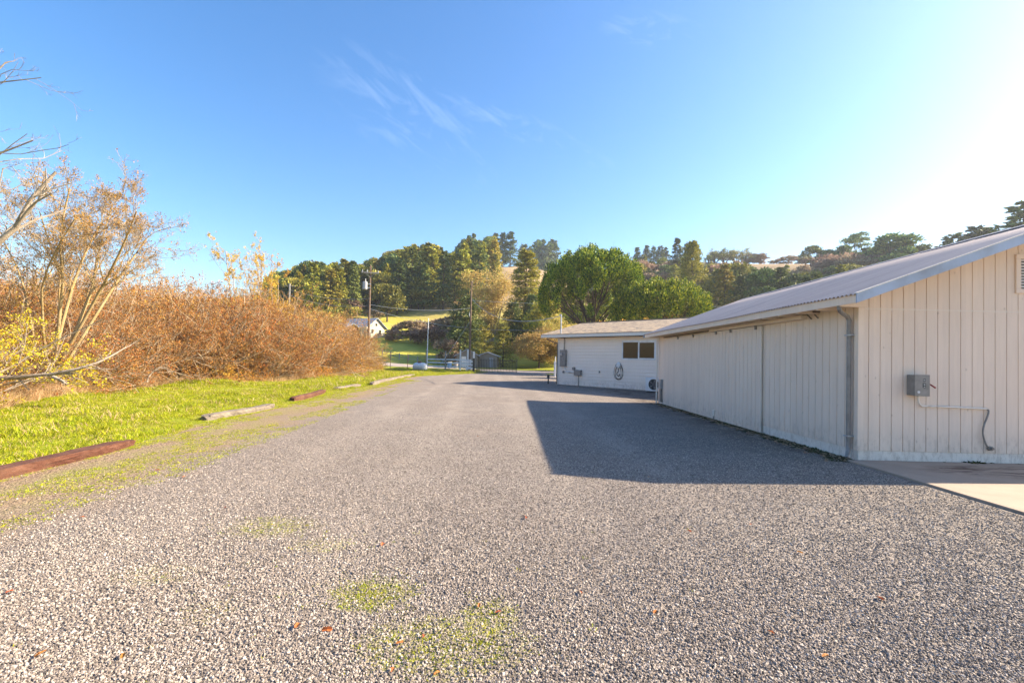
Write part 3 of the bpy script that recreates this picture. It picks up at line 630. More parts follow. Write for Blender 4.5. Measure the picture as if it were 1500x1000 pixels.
for k in range(5):
    a = k*1.2566; c, s_ = math.cos(a), math.sin(a); mb.add([(.08+.04*c, -.388, .45+.04*s_), (.08+.26*c+.05*s_, -.389, .45+.26*s_-.05*c), (.08+.26*c-.05*s_, -.3885, .45+.26*s_+.05*c)], [(0, 1, 2)])
mb.build('fan', M['grey_metal'], e)
for q in ((-.40, -.30), (.28, .38)): MB().box(*q, -.36, -.08, 0, .059).build('foot', M['rubber'], e)
e = mounted('vent_cap', 3.4, 'tiny dark hose bib on the house wall left of the charger', 'hose bib')
MB().tube([(0, -.022, 1.02), (0, -.10, 1.02), (0, -.12, .96)], .025, 8).build('spout', M['dark_metal'], e); MB().tube([(-.05, -.09, 1.08), (.05, -.09, 1.08)], .014, 6).build('handle', M['dark_metal'], e)
# short dark post by the house corner
p = gnd(803, 562); t = MB().tube([(0, 0, 0), (0, 0, .62)], [.05, .045], 10); t.box(-.09, .09, -.07, .07, .45, .66); t.build('hydrant_post', M['rubber'], loc=(p[0], p[1], 0), label='short black post in the gravel at the house corner', cat='post')

# ------------------------------------------------------------------ gate, fences, posts
G0, G1 = np.array([-4.19, 54.54]), np.array([.68, 58.41])
gd_ = G1-G0; gl = float(np.linalg.norm(gd_)); ga = math.atan2(gd_[1], gd_[0])
gate = empty('iron_gate', (*G0, 0), ga, 'black iron driveway gate with thin upright bars, standing open', 'gate')
mb = MB().box(.0, gl, -.025, .025, .1, .16).box(0, gl, -.025, .025, .42, .47).box(0, gl, -.025, .025, 1.50, 1.55); mb.box(0, .06, -.03, .03, .1, 1.7).box(gl-.06, gl, -.03, .03, 0, 1.75); mb.build('gate_frame', M['black_iron'], gate)
mb = MB()
for k in range(1, 26): mb.box(k*gl/26-.02, k*gl/26+.02, -.02, .02, .16, 1.78 if k % 2 else 1.68)
mb.build('bars', M['black_iron'], gate)
gp = empty('gate_post', (G0[0]-.35, G0[1]-.1, 0), 0, 'thick black gate post with a white top, left of the iron gate', 'gate post')
MB().box(-.12, .12, -.12, .12, 0, 1.75).build('post', M['black_iron'], gp, bevel=.01); MB().box(-.10, .10, -.10, .10, 1.751, 2.55).build('post_cap', M['fence_white'], gp, bevel=.01)
FA, FB = np.array([-12.17, 65.3]), np.array([-6.1, 62.5]); fd = FB-FA; fl = float(np.linalg.norm(fd)); fa_ = math.atan2(fd[1], fd[0])
fence = empty('rail_fence', (*FA, 0), fa_, 'white three rail fence left of the iron gate', 'fence')
mb = MB()
for z in (.45, .95, 1.42): mb.box(0, fl+.6, -.02, .02, z, z+.17)
mb.build('rails', M['fence_white'], fence)
for s_, h_, mt in ((.0, 3.0, 'post_grey'), (3.2, 2.7, 'post_grey'), (5.6, 2.9, 'fence_white'), (fl+.1, 2.9, 'fence_white')): MB().box(s_-.09, s_+.09, -.11, -.021, 0, h_).build('post', M[mt], fence)
e = empty('short_fence', (-5.6, 61, 0), .1, 'short white fence panel between the post and the black gate post', 'fence')
MB().box(-.5, .45, -.02, .02, .3, .5).box(-.5, .45, -.02, .02, .75, .95).box(-.5, .45, -.02, .02, 1.2, 1.4).build('rails', M['fence_white'], e); [MB().box(*q, -.05, -.021, 0, 1.5).build('post', M['fence_white'], e) for q in ((-.55, -.45), (.4, .5))]
wf_ = empty('wire_fence', (-23, 67, 0), -.13, 'wire fence on thin grey posts beside the willow thicket', 'fence')
mb = MB()
for z in (.3, .6, .9, 1.2, 1.45): mb.tube([(0, 0, z), (10.8, 0, z)], .012, 3)
mb.build('wire', M['galvanised'], wf_)
for k in range(5): MB().tube([(.2+k*2.6, 0, 0), (.2+k*2.6, 0, 2.2)], .04, 6).build('post', M['pole_wood'], wf_)
def post(name, px, r, h_, rad_, mat, label, cat, top=None):
    x, y = az(px, r); z = tz(x, y); e = empty(name, (x, y, z), 0, label, cat)
    MB().tube([(0, 0, -.3), (0, 0, h_*.5), (.02, 0, h_)], [rad_, rad_*.9, rad_*.75], 10).build('post', M[mat], e)
    return e
e = post('flag_pole', 626, 63, 6.9, .07, 'fence_white', 'slim white pole standing behind the left end of the rail fence', 'pole'); MB().sphere((.02, 0, 6.95), .09, 8, 6).build('cap', M['fence_white'], e)
e = post('marker_post', 813.5, 47, 2.1, .06, 'fence_white', 'white post just left of the house corner', 'post'); MB().box(-.12, .12, -.03, .03, .2, 1.6).build('board', M['fence_white'], e)
# far field fence
fx = [az(px, r) for px, r in ((560, 92), (585, 90), (612, 88), (640, 90), (652, 94))]
e = empty('field_fence', (fx[0][0], fx[0][1], 0), 0, 'pale post and rail fence across the far green field', 'fence')
mb = MB()
for (a, b) in zip(fx[:-1], fx[1:]):
    for z in (.5, .95): mb.tube([(a[0]-fx[0][0], a[1]-fx[0][1], tz(*a)+z), (b[0]-fx[0][0], b[1]-fx[0][1], tz(*b)+z)], .05, 4)
mb.build('rails', M['post_grey'], e)
for (a, b) in zip(fx[:-1], fx[1:]):
    for t in (0, .5):
        q = (a[0]*(1-t)+b[0]*t, a[1]*(1-t)+b[1]*t); MB().box(q[0]-fx[0][0]-.09, q[0]-fx[0][0]+.09, q[1]-fx[0][1]-.09, q[1]-fx[0][1]+.09, tz(*q)-.2, tz(*q)+1.2).build('post', M['post_grey'], e)
# white tank on the grass
p = gnd(615, 543); e = empty('tank', (p[0], p[1], 0), rad(-25), 'white rounded tank with a brown lid lying on the grass', 'tank')
prof = [(-.95, .0), (-.92, .25), (-.80, .45), (-.60, .55), (.60, .55), (.80, .45), (.92, .25), (.95, .0)]
mb = MB(); k = 20; v = [(x, r*math.cos(2*math.pi*i/k), .50+r*math.sin(2*math.pi*i/k)) for x, r in prof for i in range(k)]
mb.add(v, [(j*k+i, j*k+(i+1) % k, (j+1)*k+(i+1) % k, (j+1)*k+i) for j in range(7) for i in range(k)]); mb.build('tank_body', M['white_plastic'], e, True)
MB().tube([(0, 0, 1.02), (0, 0, 1.1), (0, 0, 1.22)], [.28, .28, .2], 14).build('lid', M['rust_brown'], e)
for s_ in (-.5, .5): MB().box(s_-.08, s_+.08, -.3, .3, -.02, .12).build('foot', M['post_grey'], e)

# ------------------------------------------------------------------ utility poles and lines
def upole(px, r, ytop, label):
    x, y = az(px, r); zt_ = zof(px, ytop, r); e = empty('utility_pole', (x, y, 0), .25, label, 'utility pole', None)
    MB().tube([(0, 0, -.5), (0, 0, zt_*.5), (0, 0, zt_)], [.17, .14, .10], 10).build('pole', M['pole_wood'], e); return e, x, y, zt_
e, ax, ay, azt = upole(539, 57, 388, 'wooden utility pole with crossarm and transformer beyond the willow thicket')
ca = MB().box(-1.0, 1.0, -.2, -.11, azt-1.0, azt-.88).tube([(-.6, -.15, azt-.98), (0, -.1, azt-1.5)], .03, 5).tube([(.6, -.15, azt-.98), (0, -.1, azt-1.5)], .03, 5).build('crossarm', M['post_grey'], e)
for s_ in (-.9, -.35, .9): MB().tube([(s_, -.15, azt-.88), (s_, -.15, azt-.7), (s_, -.15, azt-.62)], [.05, .07, .03], 8).build('insulator', M['insulator'], ca)
tf = MB().tube([(-.55, -.2, azt-3.0), (-.55, -.2, azt-2.95), (-.55, -.2, azt-2.1), (-.55, -.2, azt-2.05)], [.2, .27, .27, .2], 16).build('transformer', M['insulator'], e)
[MB().box(-.4, .1, -.22, -.1, azt-q, azt-q+.1).build('bracket', M['galvanised'], tf) for q in (2.8, 2.35)]; MB().tube([(-.5, -.2, azt-2.05), (-.5, -.2, azt-1.7)], .04, 6).build('bushing', M['white_plastic'], tf)
e2, bx_, by_, bzt = upole(688, 66, 412, 'bare wooden utility pole rising behind the white rail fence')
MB().tube([(-.12, 0, bzt-5.2), (-.2, -.1, bzt-5.0), (-.2, -.1, bzt-4.3)], .06, 8).build('cable_guard', M['galvanised'], e2)
e3x, e3y = az(430, 60)
e4 = empty('utility_pole', (*az(421, 62), 0), .25, 'grey pole poking above the willow thicket on the left', 'utility pole'); MB().tube([(0, 0, 0), (0, 0, zof(421, 415, 62))], [.14, .1], 8).build('pole', M['post_grey'], e4); MB().box(-.6, .6, -.05, .05, zof(421, 419, 62), zof(421, 418, 62)).build('crossarm', M['post_grey'], e4)
def wire(a, b, sag, label, r=.018):
    a, b = np.array(a, float), np.array(b, float); P = [a+(b-a)*t-np.array([0, 0, sag*4*t*(1-t)]) for t in np.linspace(0, 1, 22)]
    MB().tube([q-a for q in P], r, 4).build('power_line', M['galvanised'], loc=tuple(a), label=label, cat='power line', group='power lines between the poles')
L3 = az(421, 62); ma = HP+U*.55-VV*.45
wire((L3[0], L3[1], zof(421, 424, 62)), (ax, ay, zof(539, 437, 57)), .5, 'upper wire from the left pole to the transformer pole')
wire((L3[0], L3[1], zof(421, 432, 62)), (ax, ay, zof(539, 447, 57)), .6, 'lower wire from the left pole to the transformer pole')
wire((ax, ay, zof(539, 446, 57)), (bx_, by_, zof(688, 451, 66)), .5, 'upper wire from the transformer pole to the bare pole')
wire((ax, ay, zof(539, 452, 57)), (bx_, by_, zof(688, 480, 66)), .4, 'lower wire from the transformer pole to the bare pole')
wire((bx_, by_, zof(688, 436, 66)), (ma[0], ma[1], 4.66), 1.5, 'sagging service wire from the bare pole to the house mast', .022)
wire((bx_, by_, zof(688, 482, 66)), (40, 70, 7.2), .3, 'straight wire running right from the bare pole behind the house')
wire((bx_, by_, zof(688, 440, 66)), (75, 95, 16), 1.2, 'high wire crossing right above the pines toward the barn roof')
x, y = az(640, 63); wire((x, y, .0), (bx_, by_, zof(688, 470, 66)), .02, 'slanting guy wire left of the bare pole')

# ------------------------------------------------------------------ far buildings and small things
def gabled(name, px, r, rz, w, l, h_, rise, wallm, roofm, label, cat, base=0, wins=()):
    x, y = az(px, r); z = tz(x, y)+base; e = empty(name, (x, y, z), rz, label, cat)
    mb = MB().prism([(-w/2, -.8), (w/2, -.8), (w/2, h_), (0, h_+rise), (-w/2, h_)], -l/2, l/2); mb.build('wall', M[wallm], e)
    k = rise/(w/2); o = .45; mb = MB()
    for sgn in (-1, 1): mb.prism([(0, h_+rise+.02), (0, h_+rise+.16), (sgn*(w/2+o), h_-o*k+.16), (sgn*(w/2+o), h_-o*k+.02)], -l/2-o, l/2+o)
    mb.build('roof', M[roofm], e)
    for (a, zz, ww, hh_) in wins:
        f = MB().box(a-ww/2, a+ww/2, -l/2-.06, -l/2-.003, zz, zz+hh_).build('window', M['fence_white'], e)
        MB().box(a-ww/2+.08, a+ww/2-.08, -l/2-.08, -l/2-.061, zz+.08, zz+hh_-.08).build('pane', M['window_glass'], f)
    return e
e = gabled('cottage', 529, 112, rad(62), 5.6, 9, 2.2, 2.0, 'far_wall', 'far_roof', 'cream gabled cottage with grey roof behind the utility pole', 'house', -.6, ((0, 2.4, .8, .8), (-1.2, .7, .9, 1.1), (1.2, .7, .9, 1.1)))
MB().box(-3.9, -3.3, -5.5, 4, 0, 2.1).build('porch', M['far_wall'], e)
x, y = az(488, 108); z = tz(x, y)
e = gabled('outbuilding', 490, 108, rad(70), 5, 9, 2.0, 1.0, 'brown_wall', 'far_roof', 'low brown outbuilding with grey roof left of the cream cottage', 'outbuilding')
MB().box(-.5, .5, -4.53, -4.503, 0, 1.9).build('door', M['post_grey'], e)
e = gabled('shed', 684, 80, rad(8), 3.6, 3.2, 2.0, 1.0, 'shed_wall', 'far_roof', 'small grey shed with a hipped roof behind the rail fence', 'shed'); MB().box(-1.0, -.2, -1.63, -1.603, 0, 1.8).build('door', M['fence_white'], e)
e = gabled('shed', 716, 81, rad(-5), 3.4, 3, 1.9, .6, 'shed_wall', 'far_roof', 'grey shed half hidden behind the young conifers right of the pole', 'shed'); MB().box(.3, 1.0, -1.53, -1.503, 0, 1.7).build('door', M['far_roof'], e)
for px, mt, lb in ((659, 'blue_plastic', 'blue plastic bin in the field behind the rail fence'), (668, 'post_grey', 'grey bin right of the blue bin behind the rail fence')):
    x, y = az(px, 77); e = empty('bin', (x, y, tz(x, y)), .1, lb, 'bin')
    MB().tube([(0, 0, 0), (0, 0, .9), (0, 0, .95)], [.34, .42, .44], 14).build('bin_body', M[mt], e); MB().tube([(0, 0, .955), (0, 0, 1.0), (0, 0, 1.06)], [.46, .46, .3], 14).build('lid', M['fence_white' if mt == 'blue_plastic' else 'grey_metal'], e)
def log(name, a, b, w, h_, mat, label, seed):
    """a weathered squared timber lying on the ground from a to b, ends broken"""
    r = np.random.default_rng(seed); a, b = np.array(a, float), np.array(b, float); L = float(np.linalg.norm((b-a)[:2])); n = max(12, int(L/.09)); k = 12
    t = np.linspace(0, 1, n); th = (np.arange(k)+.5)/k*2*math.pi
    sq = 1/np.maximum(np.abs(np.cos(th)), np.abs(np.sin(th)))**.75
    lump = 1+.045*r.normal(size=(1, k))+.035*r.normal(size=(n, k))+.09*np.sin(t*9+r.uniform(0, 6))[:, None]*np.cos(th+r.uniform(0, 6))
    taper = np.clip(np.minimum(t*L/.12, (1-t)*L/(.12 if L < 3.5 else .5)), .35, 1)**.5
    Yw = np.cos(th)*sq*w/2*lump*taper[:, None]; Zw = (np.sin(th)*sq*h_/2*lump)*taper[:, None]+h_/2*.92-.02
    Xw = np.repeat((t*L)[:, None], k, 1); Xw[0] += r.uniform(0, .1, k); Xw[-1] -= r.uniform(0, .12, k)
    Yw = Yw+(.05*np.sin(t*5+seed))[:, None]
    idx = np.arange(n*k).reshape(n, k); q = np.stack([idx[:-1], np.roll(idx[:-1], -1, 1), np.roll(idx[1:], -1, 1), idx[1:]], -1).reshape(-1, 4)
    me = meshdata(name, np.stack([Xw, Yw, Zw], -1).reshape(-1, 3), [q, idx[0][None, ::-1], idx[-1][None]], M[mat])
    obj(name, me, None, (a[0], a[1], max(0, tz(a[0], a[1])-.02)), math.atan2(b[1]-a[1], b[0]-a[0]), label=label, cat='log')
log('timber', (-6.35, 4.4), (-6.68, 8.1), .25, .165, 'red_timber', 'long reddish brown timber edging the gravel at the left of the picture', 1)
log('timber', gnd(300, 616)[:2], gnd(400, 597)[:2], .28, .17, 'grey_timber', 'pale weathered grey log on the grass edge, second from the front', 2)
log('timber', gnd(428, 588)[:2], gnd(477, 575)[:2], .26, .20, 'red_timber', 'short rotting reddish log, third from the front along the drive', 3)
log('timber', gnd(490, 571)[:2], gnd(528, 565)[:2], .24, .16, 'grey_timber', 'low grey and brown log sunk in grass, fourth along the drive', 4)
log('timber', gnd(543, 564)[:2], gnd(572, 557)[:2], .26, .22, 'grey_timber', 'pale log with a dark broken near end, fifth along the drive', 5)
log('timber', gnd(571, 557)[:2], gnd(606, 550)[:2], .24, .20, 'grey_timber', 'farthest pale log along the drive, near the white tank', 6)
# ------------------------------------------------------------------ growing branches
def spawn(P, R, num, ang, lr, rr, up, wob, rng, K=4, t0=.25, t1=1., rmin=.002):
    """num side shoots for every parent polyline"""
    n, m, _ = P.shape; n2 = n*num; pi = np.repeat(np.arange(n), num); t = rng.uniform(t0, t1, n2)*(m-1)
    i = np.minimum(t.astype(int), m-2); f = (t-i)[:, None]
    base = P[pi, i]*(1-f)+P[pi, i+1]*f; tan = unit(P[pi, i+1]-P[pi, i]); r0 = (R[pi, i]*(1-f[:, 0])+R[pi, i+1]*f[:, 0])*rr
    L = np.linalg.norm(np.diff(P, axis=1), axis=2).sum(1)[pi]*lr*rng.uniform(.6, 1.25, n2)*(1-.35*t/(m-1))
    perp = unit(np.cross(tan, rng.normal(size=(n2, 3)))); a = ang*rng.uniform(.6, 1.3, n2)[:, None]
    d = unit(tan*np.cos(a)+perp*np.sin(a)+np.array([0, 0, up])); out = [base]; cur = base
    for k in range(1, K):
        d = unit(d+rng.normal(size=(n2, 3))*wob+np.array([0, 0, up*.4])); cur = cur+d*(L/(K-1))[:, None]; out.append(cur)
    r0 = np.maximum(r0, rmin)
    return np.stack(out, 1), r0[:, None]*np.linspace(1, .45, K)[None]
def stems(base, n, L, spread, r, rng, K=6, lean=(0, 0), wob=.12, br=.3, up=.1):
    a = rng.uniform(0, 2*math.pi, n); s = spread*np.sqrt(rng.uniform(.05, 1, n))
    d = unit(np.stack([np.cos(a)*np.sin(s)+lean[0], np.sin(a)*np.sin(s)+lean[1], np.cos(s)], -1))
    cur = np.array(base)+np.stack([np.cos(a), np.sin(a), a*0], -1)*br*rng.uniform(.1, 1, n)[:, None]; out = [cur]; L = L*rng.uniform(.75, 1.1, n)
    for k in range(1, K): d = unit(d+rng.normal(size=(n, 3))*wob+np.array([0, 0, up])); cur = cur+d*(L/(K-1))[:, None]; out.append(cur)
    return np.stack(out, 1), (r*rng.uniform(.6, 1.1, n))[:, None]*np.linspace(1, .4, K)[None]
def leafat(P, n, L, W, rng, spread=.06, up=.3):
    """cards scattered along polylines"""
    pi = rng.integers(0, len(P), n); m = P.shape[1]; t = rng.uniform(.3, 1, n)*(m-1); i = np.minimum(t.astype(int), m-2); f = (t-i)[:, None]
    q = P[pi, i]*(1-f)+P[pi, i+1]*f+rng.normal(size=(n, 3))*spread
    d = unit(P[pi, i+1]-P[pi, i])+rng.normal(size=(n, 3))*.8+np.array([0, 0, up])
    return cards(q, d, L*rng.uniform(.6, 1.3, n), W*rng.uniform(.6, 1.3, n), rng)

# willow thicket
def willow(seed, leafm='leaf_orange'):
    rng = np.random.default_rng(seed)
    A, ra = stems((0, 0, -.1), 34, 4.5, .8, .034, rng, 6, br=.9, wob=.2, up=-.02)
    B_, rb = spawn(A, ra, 8, .75, .40, .5, .08, .24, rng, 4, .12, 1., .009)
    C, rc = spawn(B_, rb, 5, .7, .5, .6, .08, .26, rng, 4, .2, 1., .006)
    D, rd = spawn(C, rc, 2, .7, .6, .7, .08, .26, rng, 3, .3, 1., .005)
    p = []
    for (P, R, m_) in ((A, ra, 0), (B_, rb, 0), (C, rc, 1), (D, rd, 1)): v, f = tubes(P, R, 3); p.append((v, f, m_))
    v, f = leafat(C, 6500, .085, .042, rng, .05); p.append((v, f, 2))
    V, Fq, mi = join(p); V[:, 2] = np.maximum(V[:, 2], -.1)
    return meshdata('willow', V, Fq, [M['twig_grey'], M['twig_orange'], M[leafm]], mi)
EDGE = [(-12.5, 6), (-13.2, 9), (-14.8, 13), (-16.6, 19.9), (-16.0, 24), (-13.9, 27.5), (-13.6, 33), (-14.0, 40), (-15.2, 50), (-16.8, 57.5)]
ex = lambda y: np.interp(y, [e[1] for e in EDGE], [e[0] for e in EDGE])
pts = []; scl = []
for yy_ in np.arange(8, 58.5, 1.5):
    for k, off in enumerate(np.arange(1.5, 15 if yy_ > 16 else 9, 1.75)):
        y = yy_+RNG.uniform(-.6, .6); x = ex(y)-off+RNG.uniform(-.6, .6)
        hh_ = np.interp(y, [8, 16, 24, 34, 44, 52, 58], [.62, .85, 1.12, 1.2, 1.06, .82, .55])*(.80 if k == 0 else 1.)*RNG.uniform(.86, 1.12)
        pts.append((x, y, tz(x, y))); scl.append(hh_)
protos = [willow(1), willow(2), willow(3, 'leaf_gold'), willow(4)]
scatter('willow_thicket', pts, scl, protos, 'dense thicket of orange brown leafless willow along the grass', 'thicket')
# low brambles and dry stalks at its foot
def bramble(seed):
    rng = np.random.default_rng(seed); A, ra = stems((0, 0, 0), 26, 1.3, 1.1, .007, rng, 6, br=.4, wob=.3, up=-.12)
    B_, rb = spawn(A, ra, 5, .7, .4, .6, .0, .25, rng, 3); v1, f1 = tubes(A, ra, 3); v2, f2 = tubes(B_, rb, 3)
    v3, f3 = leafat(np.concatenate([A[:, :3], A[:, -3:], B_]), 900, .07, .05, rng, .04)
    V, Fq, mi = join([(v1, f1, 0), (v2, f2, 0), (v3, f3, 1)]); V[:, 2] = np.maximum(V[:, 2], -.05)
    return meshdata('bramble', V, Fq, [M['bark_dark'], M['leaf_gold']], mi)
pts = []; scl = []
for y in np.arange(8.5, 57, .55):
    if RNG.random() < .65: x = ex(y)+RNG.uniform(-1.1, .35); pts.append((x, y, tz(x, y))); scl.append(RNG.uniform(.45, 1.0))
scatter('brambles', pts, scl, [bramble(s) for s in (11, 12)], 'low orange and brown brambles at the foot of the thicket', 'brambles')
# grass
def tuft(seed, n, rad_, h0, h1, w, mat, bend=.5):
    rng = np.random.default_rng(seed); a = rng.uniform(0, 6.283, n); r = rad_*np.sqrt(rng.uniform(0, 1, n)); L = rng.uniform(h0, h1, n)
    b = np.stack([np.cos(a)*r, np.sin(a)*r, np.full(n, -.01)], -1); d = unit(np.stack([rng.normal(0, bend, n), rng.normal(0, bend, n), np.ones(n)], -1))
    s = unit(np.cross(d, rng.normal(size=(n, 3))))*w/2; mid = b+d*(L*.55)[:, None]; d2 = unit(d+np.stack([rng.normal(0, bend, n), rng.normal(0, bend, n), np.full(n, -.2)], -1)); tip = mid+d2*(L*.45)[:, None]
    V = np.stack([b-s, b+s, mid+s*.7, mid-s*.7, tip], 1).reshape(-1, 3); k = np.arange(n)*5
    q = np.stack([k, k+1, k+2, k+3], -1); t = np.stack([k+3, k+2, k+4], -1)
    return meshdata('tuft', V, [q, t], mat)
def gpts(n, y0, y1, fx0, fx1, pw=1.):
    y = y0+(y1-y0)*RNG.uniform(0, 1, n)**pw; a, b = fx0(y), fx1(y); x = a+(b-a)*RNG.uniform(0, 1, n); return x, y
xlv = np.vectorize(xl)
def vn(x, y, s, sd):  # smooth value noise
    return .5+.25*(np.sin(x*s+sd)+np.sin(y*s*1.13+sd*2.1)*np.cos(x*s*.63-y*s*.4+sd))
x1, y1_ = gpts(26000, 3.2, 24, lambda y: ex(y)-.3, lambda y: xlv(y)+.05, 1.25); x2, y2_ = gpts(12000, 22, 62, lambda y: ex(y)-.3, lambda y: xlv(y)+.3)
x3, y3_ = gpts(2500, 52, 66, lambda y: y*0-16, lambda y: y*0-4.6)
x = np.concatenate([x1, x2, x3]); y = np.concatenate([y1_, y2_, y3_]); z = hgt(x, y)
s = (.40+1.3*vn(x, y, 1.3, 2)*vn(x, y, 3.1, 5)*2+.5*(vn(x, y, 5.3, 8) > .72))*np.where(y > 22, 1.5, 1.)*RNG.uniform(.7, 1.3, len(x)); s *= np.clip((xlv(y)+.4-x)/.8, .45, 1)
for (q0, q1, k_) in (((-6.35, 4.3), (-6.72, 8.2), 260), (tuple(gnd(300, 616)[:2]), tuple(gnd(400, 597)[:2]), 160), (tuple(gnd(428, 588)[:2]), tuple(gnd(477, 575)[:2]), 120)):
    t_ = RNG.uniform(0, 1, k_); sd_ = np.where(RNG.uniform(0, 1, k_) < .6, -.19, .19)+RNG.normal(0, .04, k_); x_ = q0[0]+(q1[0]-q0[0])*t_+sd_; y_ = q0[1]+(q1[1]-q0[1])*t_; x = np.append(x, x_); y = np.append(y, y_); z = np.append(z, np.maximum(hgt(x_, y_), 0)); s = np.append(s, RNG.uniform(.4, 1.0, k_)*np.where(sd_ < 0, 1.1, .6))
scatter('grass', np.stack([x, y, z], -1), s, [tuft(20+i, 50, .13, .03, .085, .0065, M['blade_green']) for i in range(4)]+[tuft(27, 12, .16, .04, .10, .006, M['blade_dry'], .6)], 'bright green grass between the drive and the thicket', 'grass')
# sparse weeds in the gravel
n = 22000; y = RNG.uniform(2.2, 34, n)**1.; x = xlv(y)+RNG.uniform(0, 1, n)**1.3*2.3; keep = (vn(x, y*.5, 2.4, 1)*.6+vn(x, y, 7, 3)*.4) > (.38+(x-xlv(y))*.08); x, y = x[keep], y[keep]
mx_, my_ = [], []
for cx_, cy_, rx_, ry_, k in ((-.93, 3.2, .28, .22, 260), (-.35, 2.65, .5, .3, 330), (-2.25, 4.4, .45, .3, 60), (-.1, 2.95, .2, .2, 70), (-1.6, 4.0, .5, .4, 25), (1.5, 4, 3, 1.6, 18), (-2, 3.2, 1.4, .8, 45)):
    k = int(k*1.7); mx_.append(RNG.normal(cx_, rx_*.55, k)); my_.append(RNG.normal(cy_, ry_*.55, k))
nb = sum(len(q) for q in mx_); x = np.concatenate([x]+mx_); y = np.concatenate([y]+my_)
s = RNG.uniform(.6, 1.5, len(x)); s[-nb:] *= .55
scatter('weeds', np.stack([x, y, x*0+.004], -1), s, [tuft(30+i, 24, .06, .010, .032, .007, M['blade_green'], 1.1) for i in range(3)], 'thin yellow green weeds and moss growing through the gravel', 'weeds')
# dry grass at the foot of the thicket
x1, y1_ = gpts(3800, 8.2, 16.5, lambda y: ex(y)-.9, lambda y: ex(y)+1.3-.12*(y-8)); x2, y2_ = gpts(1500, 13, 58, lambda y: ex(y)-.8, lambda y: ex(y)+.35)
x = np.concatenate([x1, x2]); y = np.concatenate([y1_, y2_])
scatter('dry_grass', np.stack([x, y, hgt(x, y)], -1), RNG.uniform(.4, 1.05, len(x)), [tuft(40+i, 30, .16, .22, .62, .009, M['blade_dry'], .32) for i in range(3)], 'pale straw coloured dry grass at the edge of the thicket', 'dry grass')
# pebbles near the camera
def pebble(seed):
    rng = np.random.default_rng(seed); mb = MB(); mb.sphere((0, 0, 0), 1, 6, 4); V = np.concatenate(mb.v); V = V*(1+.28*rng.normal(size=(len(V), 1)).clip(-1, 1))*rng.uniform(.65, 1.15, 3)
    V[:7] = V[0]; V[-6:] = V[-1]; return meshdata('pebble', V, [np.array(mb.f)], M['pebble'])
n = 520000; Yp = 1.9+12*RNG.uniform(0, 1, n)**1.9; wdt = 1.18*Yp+.6; Xp = RNG.uniform(-1, 1, n)*wdt
dens = 1.0; k = (Xp > xlv(Yp)+.1) & ~((Xp > 5.85) & (Yp < 8.1)) & (Xp < 6.1) & (RNG.uniform(0, 1, n) < np.clip((13.9-Yp)/7, 0, 1)) & (RNG.uniform(0, 1, n) < np.clip((Xp+4.3+.095*Yp)/1.0+.1, .035, 1))
for q in ((-.93, 3.2, .3, .24), (-.35, 2.65, .5, .3), (-.1, 2.95, .2, .2), (-2.25, 4.4, .3, .2)): k &= (((Xp-q[0])/q[2])**2+((Yp-q[1])/q[3])**2 > 1) | (RNG.uniform(0, 1, n) < .45)
Xp, Yp = Xp[k], Yp[k]; s = .0032+.0062*RNG.uniform(0, 1, len(Xp))**2.
scatter('gravel_stones', np.stack([Xp, Yp, .004+s*.25], -1), s, [pebble(i) for i in range(5)], 'loose grey crushed stones covering the drive', 'gravel', tilt=1.2)
# clumps of old leaves along the barn skirt
rng = np.random.default_rng(5); yb = 8.0+10.5*rng.uniform(0, 1, 1300)**1.3; xb = 6.13-np.abs(rng.normal(0, .16, 1300))-.02
scatter('leaf_litter', np.stack([xb, yb, xb*0+.01], -1), rng.uniform(.5, 1.9, 1300), [tuft(50, 14, .05, .01, .05, .02, M['wall_weed'], 1.5), tuft(51, 14, .05, .01, .05, .02, M['leaf_brown'], 1.5)], 'dark weeds and old leaves along the foot of the barn wall', 'leaf litter')
wd = M['wall_weed']
mb_x = [8.0, 8.08, 8.15, 8.2, 8.3, 8.45, 7.6, 8.9]
scatter('wall_weeds', [(x, 8.0, .035) for x in mb_x], [1.2, 1.5, 1.8, 1.4, 1.0, .8, .5, .5], [tuft(52, 26, .05, .02, .06, .02, wd, 1.3)], 'small dark weeds between the slab and the barn skirt', 'weeds')
# fallen leaves, each one a thing
rng = np.random.default_rng(9)
def lf(seed):
    r = np.random.default_rng(seed); a = np.linspace(0, 2*math.pi, 12, endpoint=False); rr_ = .024*(1+.35*np.cos(2*a)+.18*r.normal(size=12)); v = [(0, 0, .006)]+[(rr_[i]*math.cos(a[i]), rr_[i]*math.sin(a[i])*.8, .004+.012*abs(math.sin(a[i]))) for i in range(12)]
    return meshdata('fallen_leaf', v, [np.array([(0, i+1, (i+1) % 12+1) for i in range(12)])], M['dead_leaf'])
lfs = [lf(i) for i in range(4)]
spots = [(180, 965), (60, 962), (330, 745), (700, 640), (480, 925), (435, 920), (850, 870), (770, 760), (1172, 812), (950, 700), (1010, 780), (620, 935), (640, 990), (270, 700), (560, 800), (575, 985), (585, 945), (960, 900), (1290, 880), (1100, 770), (702, 890), (730, 900), (14, 870), (120, 760), (230, 690), (1210, 965), (880, 610), (1130, 930)]
for i, (px, py) in enumerate(spots):
    p = gnd(px, py); o = obj('fallen_leaf', lfs[i % 4], None, (p[0], p[1], .016), rng.uniform(0, 6), label='small orange brown fallen leaf lying on the gravel', cat='leaf', group='fallen leaves on the gravel'); o.rotation_euler.x = rng.normal(0, .35); o.scale = (rng.uniform(.5, .95),)*3

